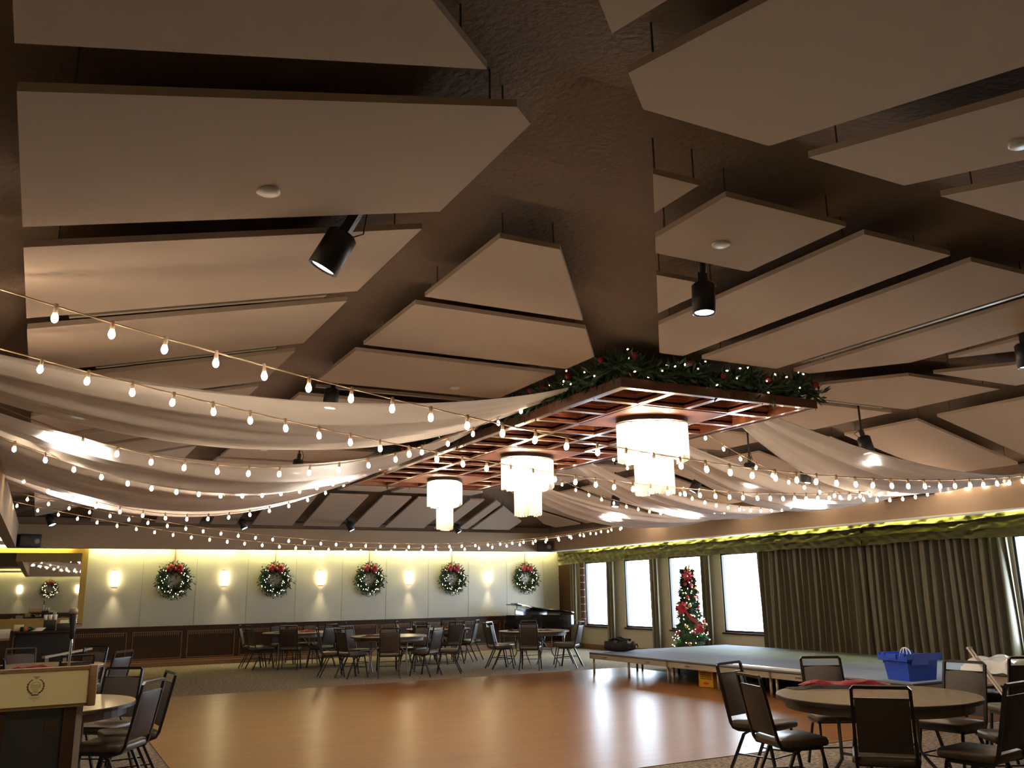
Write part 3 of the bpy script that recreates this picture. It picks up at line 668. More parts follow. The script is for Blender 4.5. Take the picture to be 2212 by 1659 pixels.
def make_sconce(label, loc):
    t = thing('wall_sconce', label, 'wall lamp', loc, group='glowing wall sconces along the back wall')
    p = MB().box((-.06, -.02, -.2), (.06, 0, .2)).build('back_plate', M['brass'], t)
    sh = MB(); n = 10
    def fn(u, v):
        a = PI*v; r = .068+.024*math.sin(PI*u*.9); return (-r*math.cos(a), -.02-r*.9*math.sin(a), -.18+.36*u)
    s = sh.grid(fn, 8, 12).build('shade', M['sconce'], t)
    c = MB().tube([(-.075, -.03, -.185), (-.05, -.07, -.185), (0, -.09, -.185), (.05, -.07, -.185), (.075, -.03, -.185)], .008, 6).build('rim', M['brass'], t)
    c2 = MB().tube([(-.07, -.03, .185), (-.045, -.065, .185), (0, -.085, .185), (.045, -.065, .185), (.07, -.03, .185)], .008, 6).build('rim', M['brass'], t)
    ls = []
    for sgn in (1, -1):
        l = bpy.data.lights.new('sconce_beam', 'SPOT'); l.energy = 40; l.color = (1, .82, .5); l.spot_size = 1.25; l.spot_blend = .8; l.shadow_soft_size = .03
        o = bpy.data.objects.new('sconce_beam', l); COL.objects.link(o); o.parent = t; o.location = (0, -.075, .21*sgn)
        o.rotation_euler = (PI+.25 if sgn > 0 else -.25, 0, 0); ls.append(o)
    return reg(t, p, s, c, c2, *ls)
SX = [1.54, 4.03, 6.45, 8.90, 11.30]
sl = ['leftmost glowing wall sconce, beside the mirror frame', 'second glowing wall sconce from the mirror', 'middle glowing wall sconce on the back wall', 'fourth glowing wall sconce from the mirror', 'rightmost glowing wall sconce on the back wall']
sc = make_sconce(sl[0], (SX[0], WYB, 2.02))
for i in range(1, 5): dup(sc, (SX[i], WYB, 2.02-.006*i), 0, sl[i])
dup(sc, (-.85, WYF, 2.02), PI, 'wall sconce on the front wall, left one seen in the mirror', 'sconces of the front wall')
dup(sc, (1.66, WYF, 2.02), PI, 'wall sconce on the front wall, right one beyond the mirror edge', 'sconces of the front wall')

# ------------------------------------------------------------------ loudspeakers on the bulkhead corners
def speaker(loc, rz, label):
    t = thing('loudspeaker', label, 'loudspeaker', loc, rz)
    MB().rbox((-.19, -.15, -.12), (.19, .11, .12), .02).build('cabinet', M['black'], t)
    MB().lathe([(.05, -.01), (.055, 0), (.02, .004)], 16, 0, Matrix.Translation((.10, -.155, -.01)) @ Matrix.Rotation(PI/2, 4, 'X')).build('driver', M['greyedge'], t)
    MB().box((-.04, .10, .02), (.04, .16, .10)).build('bracket', M['black'], t)
speaker((-.28, YB-.15, 2.66), .3, 'black loudspeaker in the back left bulkhead corner')
speaker((10.98, YB-.17, 2.65), -.5, 'black loudspeaker in the back right bulkhead corner')
v = thing('air_vent', 'slim dark air vent in the right bulkhead, nearer the piano', 'vent', (XR, 11.45, 2.88))
MB().box((-.02, -.42, -.035), (0, .42, .035)).build('grille', M['bronze'], v); MB().box((-.03, -.44, -.05), (0, .44, -.035)).build('lip', M['greyedge'], v)
v = thing('air_vent', 'slim dark air vent in the right bulkhead, nearer the camera', 'vent', (XR, 8.6, 2.87))
MB().box((-.02, -.42, -.03), (0, .42, .03)).build('grille', M['bronze'], v); MB().box((-.03, -.44, -.045), (0, .44, -.03)).build('lip', M['greyedge'], v)

# ------------------------------------------------------------------ curtains and valance
def curtain(ya, yb, z0, z1, folds, amp, label, x=13.54, seed=0, tie=0):
    rnd = random.Random(seed); ph = [rnd.uniform(0, 6) for _ in range(5)]
    def fn(u, v):
        y = ya+(yb-ya)*u; z = z0+(z1-z0)*v
        a = 2*PI*folds*(u+.012*math.sin(9*u+ph[0])+.006*math.sin(17*u+3*v+ph[1]))
        q_ = abs(math.sin(a/2+.2*math.sin(2.2*v+ph[2]))); d = amp*(1.6*(1-2*q_)+.35*math.sin(2.3*a+ph[3]))*(1.15-.3*v)
        y += .55*amp*math.cos(a)*(1-.5*v)
        if tie: y = (ya+yb)/2+(y-(ya+yb)/2)*(1-tie*math.sin(PI*v)**2)
        return (x+d, y, z)
    m = MB(); m.grid(fn, max(40, int(folds*16)), 14)
    o = m.build('curtain', M['curtain']); tag(o, label, 'curtain', 'olive curtains on the window wall')
curtain(14.34, 11.55, .02, 2.62, 17, .055, 'wide closed olive curtain behind the stage, left half', seed=1)
curtain(11.5, 8.75, .02, 2.62, 17, .055, 'wide closed olive curtain behind the stage, right half', seed=2)
curtain(22.02, 21.72, .02, 2.5, 2.5, .035, 'narrow olive curtain between the dark wall panel and the first window', seed=3)
curtain(20.18, 19.80, .02, 2.5, 2.5, .04, 'narrow olive curtain between the first and second windows', seed=4)
curtain(18.22, 17.86, .02, 2.5, 2.5, .04, 'narrow olive curtain left of the Christmas tree', seed=5)
curtain(16.28, 15.92, .02, 2.5, 2.5, .04, 'narrow olive curtain right of the Christmas tree', seed=6)
curtain(7.35, 6.9, .02, 2.5, 3, .04, 'narrow olive curtain beyond the right picture edge', seed=7)
seg = [(22.35, 19.0), (19.0, 15.6), (15.6, 11.4), (11.4, 7.0)]
for i, (ya, yb) in enumerate(seg):
    t = thing('window_valance', 'ruffled olive satin valance over the windows, %s from the piano end' % ORD[i], 'valance', (0, 0, 0), group='olive valance over the windows')
    def tier(xt, xb_, z0, z1, seed):
        rnd = random.Random(seed); ph = [rnd.uniform(0, 6) for _ in range(6)]
        def fn(u, v):
            y = ya+(yb-ya)*u
            q = math.sin(y*13+ph[0]+5*v)+.7*math.sin(y*23+ph[1]-7*v)+.6*math.sin(y*7.3+ph[2]+8*v)
            sw = .5+.5*math.cos(2*PI*u*2)
            w = 1-v
            return (xt+(xb_-xt)*w**.7-(.013+.014*sw)*q*math.sin(PI*min(1, v*.8+.1)), y, z0+(z1-z0)*v+.014*math.sin(y*2.4+ph[3])*w+.006*math.sin(y*11+ph[4])*w)
        return MB().grid(fn, 170, 10)
    tier(13.50, 13.30, 2.615, 2.80, 20+i).build('upper_ruffle', M['valance'], t)
    tier(13.40, 13.27, 2.46, 2.63, 30+i).build('middle_ruffle', M['valance'], t)
    tier(13.34, 13.29, 2.315, 2.48, 40+i).build('skirt', M['valance'], t)
    MB().box((13.40, yb, 2.70), (13.66, ya, 2.74)).build('pelmet_board', M['wood_dark'], t)

# ------------------------------------------------------------------ banquet chairs
def sq(pts, r=.0125): return MB().tube(pts, r, 4, smooth=False)
def make_chair(label):
    t = thing('banquet_chair', label, 'chair')
    st = MB(); st.rbox((-.215, -.20, .415), (.215, .235, .475), .06, seg=4)
    seat = st.build('seat', M['vinyl'], t)
    lean = lambda z: -.195-(z-.42)*.225
    bk = MB()
    def pad(off, th, mi):
        n = 6
        def fn(u, v):
            z = .50+.345*v; x = -.172+.344*u; e = math.sin(PI*u)**.4*math.sin(PI*v)**.4 if 0 < u < 1 and 0 < v < 1 else 0
            return (x, lean(z)+off+th*e, z+.012*math.sin(PI*u)*(v-.0)*(1 if v > .5 else 0))
        bk.grid(fn, 8, 8, mi)
    pad(.004, .026, 0); pad(-.004, -.016, 1)
    bk.box((-.172, -.004, 0), (.172, .004, .345), 1, Matrix.Translation((0, lean(.50), .50)) @ Matrix.Rotation(math.atan(.225), 4, 'X'))
    back = bk.build('backrest', [M['chair_fabric'], M['vinyl_back']], t)
    fr = MB(); P = []
    fr.tube([(-.19, .15, .405), (-.19, -.12, .40), (-.19, -.175, .415), (-.19, -.20, .455), (-.188, lean(.6), .6), (-.186, lean(.8), .8), (-.184, lean(.915), .915), (-.17, lean(.93), .93),
             (.17, lean(.93), .93), (.184, lean(.915), .915), (.186, lean(.8), .8), (.188, lean(.6), .6), (.19, -.20, .455), (.19, -.175, .415), (.19, -.12, .40), (.19, .15, .405)], .0155, 4, smooth=False)
    fr.tube([(-.186, lean(.852), .852), (.186, lean(.852), .852)], .009, 4, smooth=False)
    fo = fr.build('back_frame', M['frame_dark'], t)
    sf = MB().box((-.19, .14, .398), (.19, .165, .42)).box((-.19, -.13, .395), (.19, -.105, .418)).build('seat_frame', M['frame_dark'], t)
    legs = []
    for s in (-1, 1):
        legs.append(sq([(s*.188, .155, .405), (s*.205, .235, 0)], .0145).build('leg', M['frame_dark'], t))
        legs.append(sq([(s*.188, -.02, .40), (s*.19, -.075, .37), (s*.205, -.255, 0)], .0145).build('leg', M['frame_dark'], t))
    sts = [sq([(s*.196, .195, .20), (s*.197, -.155, .205)], .008).build('stretcher', M['frame_dark'], t) for s in (-1, 1)]
    sts.append(sq([(-.196, .195, .20), (.196, .195, .20)], .008).build('stretcher', M['frame_dark'], t))
    return reg(t, seat, back, fo, sf, *legs, *sts)
chair0 = None
def chair(bx, by, tx, ty, label, group, z=0):
    """(bx,by): where the back rail stands; (tx,ty): what the chair faces"""
    global chair0
    d = Vector((tx-bx, ty-by)).normalized(); loc = (bx+d.x*.31, by+d.y*.31, z); rz = math.atan2(d.y, d.x)-PI/2
    if chair0 is None: chair0 = make_chair(label); chair0.location = loc; chair0.rotation_euler = (0, 0, rz); chair0['group'] = group; return chair0
    return dup(chair0, loc, rz, label, group)
def make_table(label, loc, rz):
    t = thing('round_table', label, 'table', loc, rz, 'round banquet tables')
    top = MB().lathe([(.735, .722), (.762, .724)], 64, 0, smooth=False); top = MB(); r = .765; n = 64
    top.prism([(r*math.cos(2*PI*k/n), r*math.sin(2*PI*k/n)) for k in range(n)], .745, .752, 0); to = top.build('tabletop', M['laminate'], t)
    ed = MB().prism([(.768*math.cos(2*PI*k/n), .768*math.sin(2*PI*k/n)) for k in range(n)], .722, .7455); eo = ed.build('edge_band', M['edge_dark'], t)
    ap = MB(); m = 48
    for k in range(m):
        a, b = 2*PI*k/m, 2*PI*(k+1)/m; p = lambda r_, q, z: (r_*math.cos(q), r_*math.sin(q), z)
        ap.add([p(.70, a, .655), p(.70, b, .655), p(.70, b, .722), p(.70, a, .722), p(.68, a, .655), p(.68, b, .655), p(.68, b, .722), p(.68, a, .722)], [(0,1,2,3),(5,4,7,6),(4,5,1,0)])
    ao = ap.build('apron', M['apron'], t)
    L = []
    for sx_ in (-1, 1):
        for sy_ in (-1, 1): L.append(MB().tube([(sx_*.36, sy_*.16, .72), (sx_*.36, sy_*.16, .30), (sx_*.37, sy_*.20, .24), (sx_*.40, sy_*.36, .06), (sx_*.40, sy_*.37, 0)], .014, 8).build('leg', M['chrome'] if False else M['greyedge'], t))
        L.append(MB().tube([(sx_*.36, -.16, .34), (sx_*.36, .16, .34)], .011, 6).build('brace', M['greyedge'], t))
        L.append(MB().tube([(sx_*.36, 0, .40), (sx_*.06, 0, .715)], .009, 6).build('brace', M['greyedge'], t))
    return reg(t, to, eo, ao, *L)
TB = dict(E=(5.98, 5.14), D=(9.6, 17.2), B=(6.377, 17.49), A=(5.33, 20.75), C=(8.5, 19.9), F=(.05, 8.5), G=(.1, 13.2))
TL = dict(E='near right round table with red sequined cloth on it', D='round table in front of the grand piano', B='round table in the middle group, maroon cloth on it', A='round table by the back wall below the second wreath', C='round table at the back wall left of the piano', F='round table right behind the lectern', G='round table beyond the lectern, second from the camera on the left')
tb0 = make_table(TL['E'], (*TB['E'], 0), .3)
lit_top = KIDS[tb0.name][0].data.copy(); lit_top.materials[0] = M['laminate_tan']  # other tabletops take the lit copy of the laminate
for k_, rz in (('D', .2), ('B', -.4), ('A', .1), ('C', .5), ('F', 0), ('G', .6)): 
    q = dup(tb0, (*TB[k_], 0), rz, TL[k_])
    for c in COL.objects:
        if c.parent == q and c.name.startswith('tabletop'): c.data = lit_top
def around(key, spec, tname):
    """chairs given as (lateral, toward-camera) offsets from the table centre"""
    cx_, cy2 = TB[key]; d = Vector((cx_, cy2)).normalized(); r = Vector((d.y, -d.x))
    for lat, tow, words in spec:
        b = Vector((cx_, cy2))+r*lat-d*tow; chair(b.x, b.y, cx_, cy2, 'stacking chair %s %s' % (words, tname), 'banquet chairs around the %s' % tname)
def at_xy(key, spec, tname):
    cx_, cy2 = TB[key]
    for s in spec:
        x, y, words = s[:3]; tx, ty = s[3:] if len(s) > 3 else (cx_, cy2)
        chair(x, y, tx, ty, 'stacking chair %s %s' % (words, tname), 'banquet chairs around the %s' % tname)
at_xy('E', [(4.963, 5.474, 'with its back to us at the left of the', 5.98, 5.2), (5.60, 6.42, 'facing right behind the left chair of the', 5.9, 5.3), (6.706, 6.38, 'at the far side, next to the blue tote, of the'), (5.06, 4.31, 'in front, seen from straight behind, of the'),
            (7.26, 5.25, 'at the far right, before the white plastic, of the'), (5.97, 3.93, 'cut by the right picture edge nearest the camera of the', 5.82, 4.92), (7.02, 4.34, 'at the right edge between two chairs of the', 6.2, 4.9)], 'near right table')
chair(8.12, 5.2, 8.62, 6.07, 'dark framed stacking chair facing the stage at the right picture edge', 'banquet chair by the stage')
around('D', [(-1.02, .46, 'at the left, turned to us, of the'), (-1.0, -.36, 'second at the left of the'), (-.12, 1.06, 'seen from behind at the front of the'), (-.12, -1.06, 'at the far side of the'), (1.02, .40, 'at the right of the'), (1.0, -.44, 'second at the right of the')], 'piano table')
around('B', [(-1.42, .25, 'pulled out at the left of the'), (-.95, .72, 'at the front left of the'), (.02, 1.10, 'seen from behind at the front of the'), (.98, .72, 'at the front right of the'), (1.52, .18, 'pulled out sideways at the right of the'), (-.05, -1.1, 'facing us at the far side of the'), (-.88, -.75, 'at the far left of the'), (.72, -.88, 'at the far right of the')], 'middle table')
around('A', [(-1.05, .5, 'at the front left of the'), (-1.28, -.12, 'at the left of the'), (-.18, 1.1, 'seen from behind at the front of the'), (-.45, -1.12, 'facing us at the far left of the'), (.33, -1.15, 'facing us at the far right of the'), (.75, .88, 'at the front right of the'), (1.12, .0, 'at the right of the')], 'second wreath table')
around('C', [(.42, 1.02, 'seen from behind at the front of the'), (.92, .25, 'at the right of the'), (.25, -1.05, 'facing us at the far side of the'), (-.55, -.90, 'at the far left of the'), (-1.0, -.1, 'at the left of the'), (-.42, .98, 'at the front left of the'), (1.05, -.45, 'at the far right of the')], 'table left of the piano')
at_xy('F', [(.90, 7.98, 'nearest the camera at the right of the'), (1.12, 8.75, 'edge-on, second at the right of the', .1, 8.65), (.80, 9.56, 'third at the right of the')], 'table behind the lectern')
at_xy('G', [(1.02, 12.45, 'at the right of the'), (.78, 14.0, 'at the far right of the'), (.476, 11.95, 'seen from behind at the front of the'), (-.45, 11.95, 'at the front left of the'), (-.15, 14.3, 'facing us at the far side of the')], 'second left table')

# things on the tables
def cloth(x, y, z, lx, ly, rz, h, m, name, label, seed, cat='cloth'):
    rnd = random.Random(seed); ph = [rnd.uniform(0, 6) for _ in range(6)]
    def top(u, v):
        e = min(u, 1-u, v, 1-v)*6; e = min(1, e)
        return ((u-.5)*lx+.02*math.sin(7*v+ph[0]), (v-.5)*ly+.03*math.sin(9*u+ph[1])+.015*math.sin(21*u+ph[4]), .003+e*(h*(.65+.22*math.sin(11*u+ph[2])+.2*math.sin(23*u+9*v+ph[3]))))
    mb = MB(); mb.grid(top, 46, 16); mb.add([(-lx/2, -ly/2, .001), (lx/2, -ly/2, .001), (lx/2, ly/2, .001), (-lx/2, ly/2, .001)], [(3, 2, 1, 0)])
    o = mb.build(name, m); o.location = (x, y, z); o.rotation_euler = (0, 0, rz); tag(o, label, cat); return o
TZ_ = .752
cloth(6.15, 5.60, TZ_, .95, .20, -.55, .028, M['black_soft'], 'folded_cloth', 'black folded cloth under the red sequined cloth on the near right table', 1)
cloth(6.17, 5.62, TZ_+.022, .74, .13, -.55, .038, M['redseq'], 'sequined_cloth', 'red sequined cloth crumpled on the near right table', 2)
cloth(5.52, 20.55, TZ_, .36, .16, -.3, .05, M['redseq'], 'sequined_cloth', 'red sequined cloth on the table under the second wreath', 3)
cloth(4.95, 20.65, TZ_, .34, .2, -.3, .02, M['black_soft'], 'folded_cloth', 'black folded cloth on the table under the second wreath', 4)
cloth(6.02, 17.32, TZ_, .52, .2, -.35, .035, M['maroon'], 'folded_cloth', 'maroon folded cloth on the middle table', 5)
cloth(8.78, 19.75, TZ_, .40, .16, -.4, .06, M['redseq'], 'sequined_cloth', 'red sequined cloth on the table left of the piano', 6)
cloth(9.16, 17.3, TZ_, .3, .16, -.4, .03, M['maroon'], 'folded_cloth', 'maroon folded cloth on the left of the piano table', 7)
cloth(9.75, 16.95, TZ_, .34, .18, -.4, .025, M['maroon'], 'folded_cloth', 'maroon folded cloth on the right of the piano table', 8)
cloth(.02, 12.68, TZ_, .5, .16, .0, .045, M['red'], 'sequined_cloth', 'red cloth strip on the second left table', 9)
cloth(.42, 12.85, TZ_, .34, .2, .2, .02, M['black_soft'], 'folded_cloth', 'black folded cloth on the second left table', 10)

# ------------------------------------------------------------------ stage
SG = 'portable stage decks locked together'
def make_deck(label, loc, lx, ly):
    t = thing('stage_deck', label, 'stage platform', loc, group=SG)
    d = MB().box((0, 0, .385), (lx, ly, .405)).build('deck_carpet', M['stagecarpet'], t)
    e = MB().box((-.004, -.004, .372), (lx+.004, ly+.004, .386)).build('edge_strip', M['black'], t)
    f = MB()
    for a, b in (((0, 0, .285), (lx, .03, .372)), ((0, ly-.03, .285), (lx, ly, .372)), ((0, 0, .285), (.03, ly, .372)), ((lx-.03, 0, .285), (lx, ly, .372))): f.box(a, b)
    fo = f.build('frame', M['alum'], t)
    L = [MB().tube([(x, y, .29), (x, y, 0)], .022, 10).build('leg', M['alum'], t) for x in (.06, lx-.06) for y in (.06, ly/2, ly-.06)]
    H = [MB().tube([(-.004, y, .325), (-.016, y, .330), (-.016, y+.10, .330), (-.004, y+.10, .325)], .006, 6).build('latch', M['bronze'], t) for y in (.5, ly-.6)]
    return reg(t, d, e, fo, *L, *H)
LX, LYd = 1.15, 2.46
rows = ['dance floor side', 'middle row', 'curtain side']; cols = ['nearest the blue tote', 'in the middle', 'nearest the piano']
dk0 = None
for i in range(3):
    for j in range(3):
        lb = 'carpeted stage deck on metal legs, %s, %s' % (rows[i], cols[j]); loc = (9.66+i*LX, 7.72+j*LYd, 0)
        if dk0 is None: dk0 = make_deck(lb, loc, LX-.006, LYd-.008)
        else: dup(dk0, loc, 0, lb)
STZ = .405
for i in range(3):
    o = MB().box((-.018, -1.05, 0), (.018, 1.05, .022)).build('guard_rail', M['white_pl']); o.location = (9.74+i*.042, 10.35, STZ); tag(o, ['pale metal rail lying on the stage edge, outermost of three', 'pale metal rail lying on the stage edge, middle of three', 'pale metal rail lying on the stage edge, innermost of three'][i], 'rail', 'pale rails lying on the stage')
# blue tote
t = thing('storage_tote', 'blue plastic storage tote with folded back lid flaps on the stage', 'storage box', (10.08, 8.06, STZ), -.08)
tt = MB(); h = .30
def ring(z, s, q=0): return [(-.27*s-q, -.2*s-q, z), (.27*s+q, -.2*s-q, z), (.27*s+q, .2*s+q, z), (-.27*s-q, .2*s+q, z)]
vs = ring(0, .86)+ring(h, 1)+ring(h, .96)+ring(.02, .83); fs = [(3, 2, 1, 0), (12, 13, 14, 15)]
for a in (0, 4, 8):
    for k_ in range(4): fs.append((a+k_, a+(k_+1) % 4, a+4+(k_+1) % 4, a+4+k_))
tt.add(vs, fs); tt.build('body', M['blue'], t)
rm = MB()
for a, b in (((-.30, -.235, h-.055), (.30, -.2, h+.005)), ((-.30, .2, h-.055), (.30, .235, h+.005)), ((-.305, -.235, h-.055), (-.265, .235, h+.005)), ((.265, -.235, h-.055), (.305, .235, h+.005))): rm.box(a, b)
rm.build('rim', M['blue'], t)
for s, n_ in ((-1, 'l'), (1, 'r')):
    MB().box((-.30, s*.235-.01, h-.03), (.30, s*.235+.01, h+.035)).box((-.22, s*.235-.012, h-.10), (.05, s*.235+.012, h-.03)).build('lid_flap', M['blue'], t)
hd = MB().box((-.33, -.08, h-.03), (-.30, .08, h+.03)).box((-.315, -.2, h), (-.285, -.14, h+.045)).box((-.315, .12, h), (-.285, .18, h+.045)); hd.build('handle', M['blue'], t)
t2 = MB()
for k_ in range(4):
    a = k_*.5; t2.tube([(.11*math.cos(a)*math.cos(q)-.05, .09*math.sin(a)*math.cos(q), .11*math.sin(q)) for q in [PI*i/10 for i in range(11)]], .005, 5)
o = t2.build('coiled_cable', M['white_pl']); o.location = (10.05, 8.06, STZ+.29); tag(o, 'white cable loops sticking out of the blue tote', 'cable')
cu = MB().tube([(-.1, -.08, -.26), (.1, -.08, -.26), (.1, .08, -.26), (-.1, .08, -.26)], .01, 5, closed=True)
# white wrapped cushion, cart, silver handle at the right end of the stage
t = thing('equipment_cart', 'low cart with silver edge beside the stage, under the white plastic bundle', 'cart', (10.62, 7.15, 0), .0)
MB().box((-.45, -.35, .42), (.45, .35, .52)).build('tray', M['alum'], t); MB().box((-.46, -.36, .52), (.46, .36, .535)).build('top', M['black'], t)
for sx_ in (-1, 1):
    for sy_ in (-1, 1): MB().tube([(sx_*.4, sy_*.3, .42), (sx_*.4, sy_*.3, 0)], .018, 8).build('leg', M['black'], t)
pb = MB(); pb.grid(lambda u, v: ((u-.5)*.86+.02*math.sin(9*v), (v-.5)*.66, .004+.15*(min(1, 8*min(u, 1-u, v, 1-v)))**.5+.015*math.sin(13*u+4*v)+.012*math.sin(17*v)), 30, 24); pb.add([(-.43, -.33, .002), (.43, -.33, .002), (.43, .33, .002), (-.43, .33, .002)], [(3, 2, 1, 0)])
o = pb.build('plastic_bundle', M['wrap']); o.location = (10.62, 7.15, .535); tag(o, 'white bundle wrapped in clear plastic on the low cart', 'bundle')
t = thing('hand_truck', 'silver hand truck handle leaning at the right end of the stage', 'hand truck', (9.88, 6.45, 0), 0)
hk = MB()
for s in (-1, 1): hk.tube([(s*.028, 0, .03), (s*.028, .455, .64), (s*.028, .60, .845)], .012, 4, smooth=False)
hk.box((-.04, -.012, -.012), (.04, .012, .012), 0, Matrix.Translation((0, .60, .85))); hk.box((-.028, -.008, -.01), (.028, .008, .12), 0, Matrix.Translation((0, .46, .645)) @ Matrix.Rotation(-.62, 4, 'X'))
hk.build('handle', M['white_pl'], t)
MB().box((-.12, -.16, 0), (.12, .02, .015)).build('toe_plate', M['greyedge'], t)
for s in (-1, 1): MB().lathe([(.06, -.015), (.06, .015)], 16, 0, Matrix.Translation((s*.10, .03, .06)) @ Matrix.Rotation(PI/2, 4, 'Y')).build('wheel', M['black'], t)
# yellow crate below the stage
t = thing('milk_crate', 'yellow plastic crate standing below the stage edge', 'crate', (10.0, 11.88, 0), .12)
c = MB(); c.box((-.16, -.16, 0), (.16, .16, .02))
for a, b in (((-.16, -.16, 0), (-.14, .16, .28)), ((.14, -.16, 0), (.16, .16, .28)), ((-.16, -.16, 0), (.16, -.14, .28)), ((-.16, .14, 0), (.16, .16, .28))): c.box(a, b)
c.build('body', M['yellow'], t)
sl_ = MB()
for k_ in range(8):
    for q in range(4): sl_.box((-.163, -.12+k_*.031, .13+q*.03), (-.159, -.105+k_*.031, .15+q*.03))
sl_.box((-.163, -.05, .255), (-.159, .05, .272)); sl_.build('slots', M['edge_dark'], t)
MB().box((-.164, -.055, .05), (-.159, .055, .085)).build('label_print', M['redprint'], t)
# black duffel bag on the stage
t = thing('duffel_bag', 'black duffel bag lying on the far corner of the stage', 'bag', (10.2, 14.82, STZ), -.5)
b = MB(); b.grid(lambda u, v: (.30*(2*u-1), .15*math.cos(PI*2*v)*(1-.5*abs(2*u-1)**4), .105+.105*math.sin(2*PI*v)*(1-.35*abs(2*u-1)**3)+(.028*math.sin(13*u)+.02*math.sin(27*u+6*v))*max(0, math.sin(2*PI*v))), 24, 20); b.build('body', M['black_soft'], t)
MB().grid(lambda u, v: (.22*(2*u-1), -.10+.2*v, .21+.03*math.sin(8*u+3*v)+.03*math.sin(PI*u)), 12, 6).build('top_flap', M['black_soft'], t)
MB().tube([(-.16, -.15, .06), (-.12, -.08, .22), (-.05, -.02, .275), (.05, .0, .27), (.12, -.08, .22), (.16, -.15, .06)], .014, 6).build('strap', M['black'], t)
MB().tube([(.28, 0, .1), (.34, .02, .14), (.36, .05, .08)], .016, 6).build('strap', M['black'], t)

# ------------------------------------------------------------------ Christmas tree
t = thing('christmas_tree', 'slim lit Christmas tree with red bows in front of the third window', 'Christmas tree', (12.75, 15.78, 0))
TH = 1.98
def tr(z): return .13+.36*max(0, 1-z/TH)**1.05
it = []
for k_ in range(7500):
    z = .12+TH*(random.random()**1.15)*.95; a = random.uniform(0, 2*PI); R_ = tr(z); r = R_*(random.uniform(.25, 1)**.5)
    tierw = .85+.15*math.sin(z*26); r *= tierw
    it.append(((r*.8*math.cos(a), r*.8*math.sin(a), z), (math.cos(a), math.sin(a), random.uniform(-.6, .35)), random.uniform(.07, .13), .022))
m = MB().blades(it); m.lathe([(.33, .16), (.21, .9), (.09, 1.8), (.02, 2.0)], 14); f = m.build('foliage', M['green'], t); f['kind'] = 'stuff'
MB().tube([(0, 0, .03), (0, 0, 1.9)], .03, 8).build('trunk', M['bark'], t)
MB().lathe([(.2, 0), (.2, .03), (.05, .05)], 20).build('stand', M['black'], t)
camd = math.atan2(-15.78, -12.75)
pts = []
for k_ in range(95):
    z = .25+1.6*random.random()**1.05; a = camd+random.gauss(0, 1.0); r = tr(z)*1.02; pts.append((r*math.cos(a), r*math.sin(a), z))
add_minis(t, pts)
for o in [c for c in t.children if c.name.startswith('light')]: o.scale = (1.3,)*3
for k_ in range(26):
    z = .3+1.45*random.random(); a = camd+random.gauss(0, .9); r = tr(z)*1.0
    MB().ball((r*math.cos(a), r*math.sin(a), z), random.uniform(.028, .045), 7).build('ornament', [M['redseq'], M['redseq'], M['gold'], M['redseq'], M['gold'], M['greenball']][k_ % 6], t)
def bow(c, s, seed):
    rnd = random.Random(seed); b = MB()
    for q in range(9):
        a = 2*PI*q/9; d = Vector((math.cos(a), 0, math.sin(a))); cc = Vector(c)
        R_ = Matrix.Translation(cc) @ Matrix.Rotation(camd+PI/2, 4, 'Z') @ Matrix.Rotation(-a, 4, 'Y')
        b.add([R_ @ Vector(p) for p in [(0, -.01, 0), (.5*s, -.05-.03*rnd.random(), .22*s), (s, -.02, .1*s), (s, -.02, -.1*s), (.5*s, -.05, -.22*s)]], [(0, 1, 2, 3, 4)])
    return b
bow(Vector((.14*math.cos(camd), .14*math.sin(camd), 1.86)), .13, 1).build('bow', M['ribbon'], t)
a = camd-.55; bow(Vector((.30*math.cos(a), .30*math.sin(a), 1.17)), .14, 2).build('bow', M['ribbon'], t)
a = camd+.5; bow(Vector((.42*math.cos(a), .42*math.sin(a), .74)), .12, 3).build('bow', M['ribbon'], t)
rbn = MB(); rbn.grid(lambda u, v: ((.31+.06*u)*math.cos(camd-.5+1.0*u), (.31+.06*u)*math.sin(camd-.5+1.0*u), 1.15-.38*u+.09*v+.02*math.sin(9*u)), 12, 2); rbn.build('ribbon', M['ribbon'], t)
tp_ = []
for k_ in range(60): tp_.append(((0, 0, 1.92), (random.uniform(-.5, .5), random.uniform(-.5, .5), 1), random.uniform(.12, .30), .02))
MB().blades(tp_).tube([(0, 0, 1.9), (.02, -.02, 2.05), (.10, -.09, 2.22)], [.012, .009, .002], 5).build('topper', M['gold'], t)

# ------------------------------------------------------------------ grand piano
t = thing('grand_piano', 'black grand piano with propped lid in the back right corner', 'piano', (12.27, 21.55, 0), .06); t.scale = (.84, 1, 1)
# plan outline: keyboard end at +y, tail at -y; bass (straight) side at +x
def outline(s=1.0):
    P = [(.74, .85), (.74, -.45)]
    for k_ in range(9): a = -PI*k_/8*.95; P.append((.40+.34*math.cos(a), -.50+.42*math.sin(a)*1.0))
    P += [(-.06, -.12), (-.28, .12), (-.55, .28), (-.70, .42), (-.74, .60), (-.74, .85)]
    return [(x*s, y*s) for x, y in P][::-1]
OUT = outline()
MB().prism(OUT, .62, .94).build('case', M['gloss_black'], t)
lid = MB(); cxh = .74
Rl = Matrix.Translation((cxh, 0, .96)) @ Matrix.Rotation(.17, 4, 'Y') @ Matrix.Translation((-cxh, 0, 0))
lid.prism([(x*1.015, y*1.015) for x, y in OUT], 0, .025, 0, Rl); lid.build('lid', M['gloss_black'], t)
lf = MB().prism([(-.75, .25), (.75, .25), (.75, .62), (-.75, .62)], 0.03, .05, 0, Rl); lf.build('lid_flap', M['gloss_black'], t)
MB().tube([(-.62, .45, .93), (-.60, .45, 1.20)], .012, 6).build('prop_stick', M['gloss_black'], t)
MB().box((-.68, .42, .94), (.55, .46, 1.10)).build('music_desk', M['gloss_black'], t)
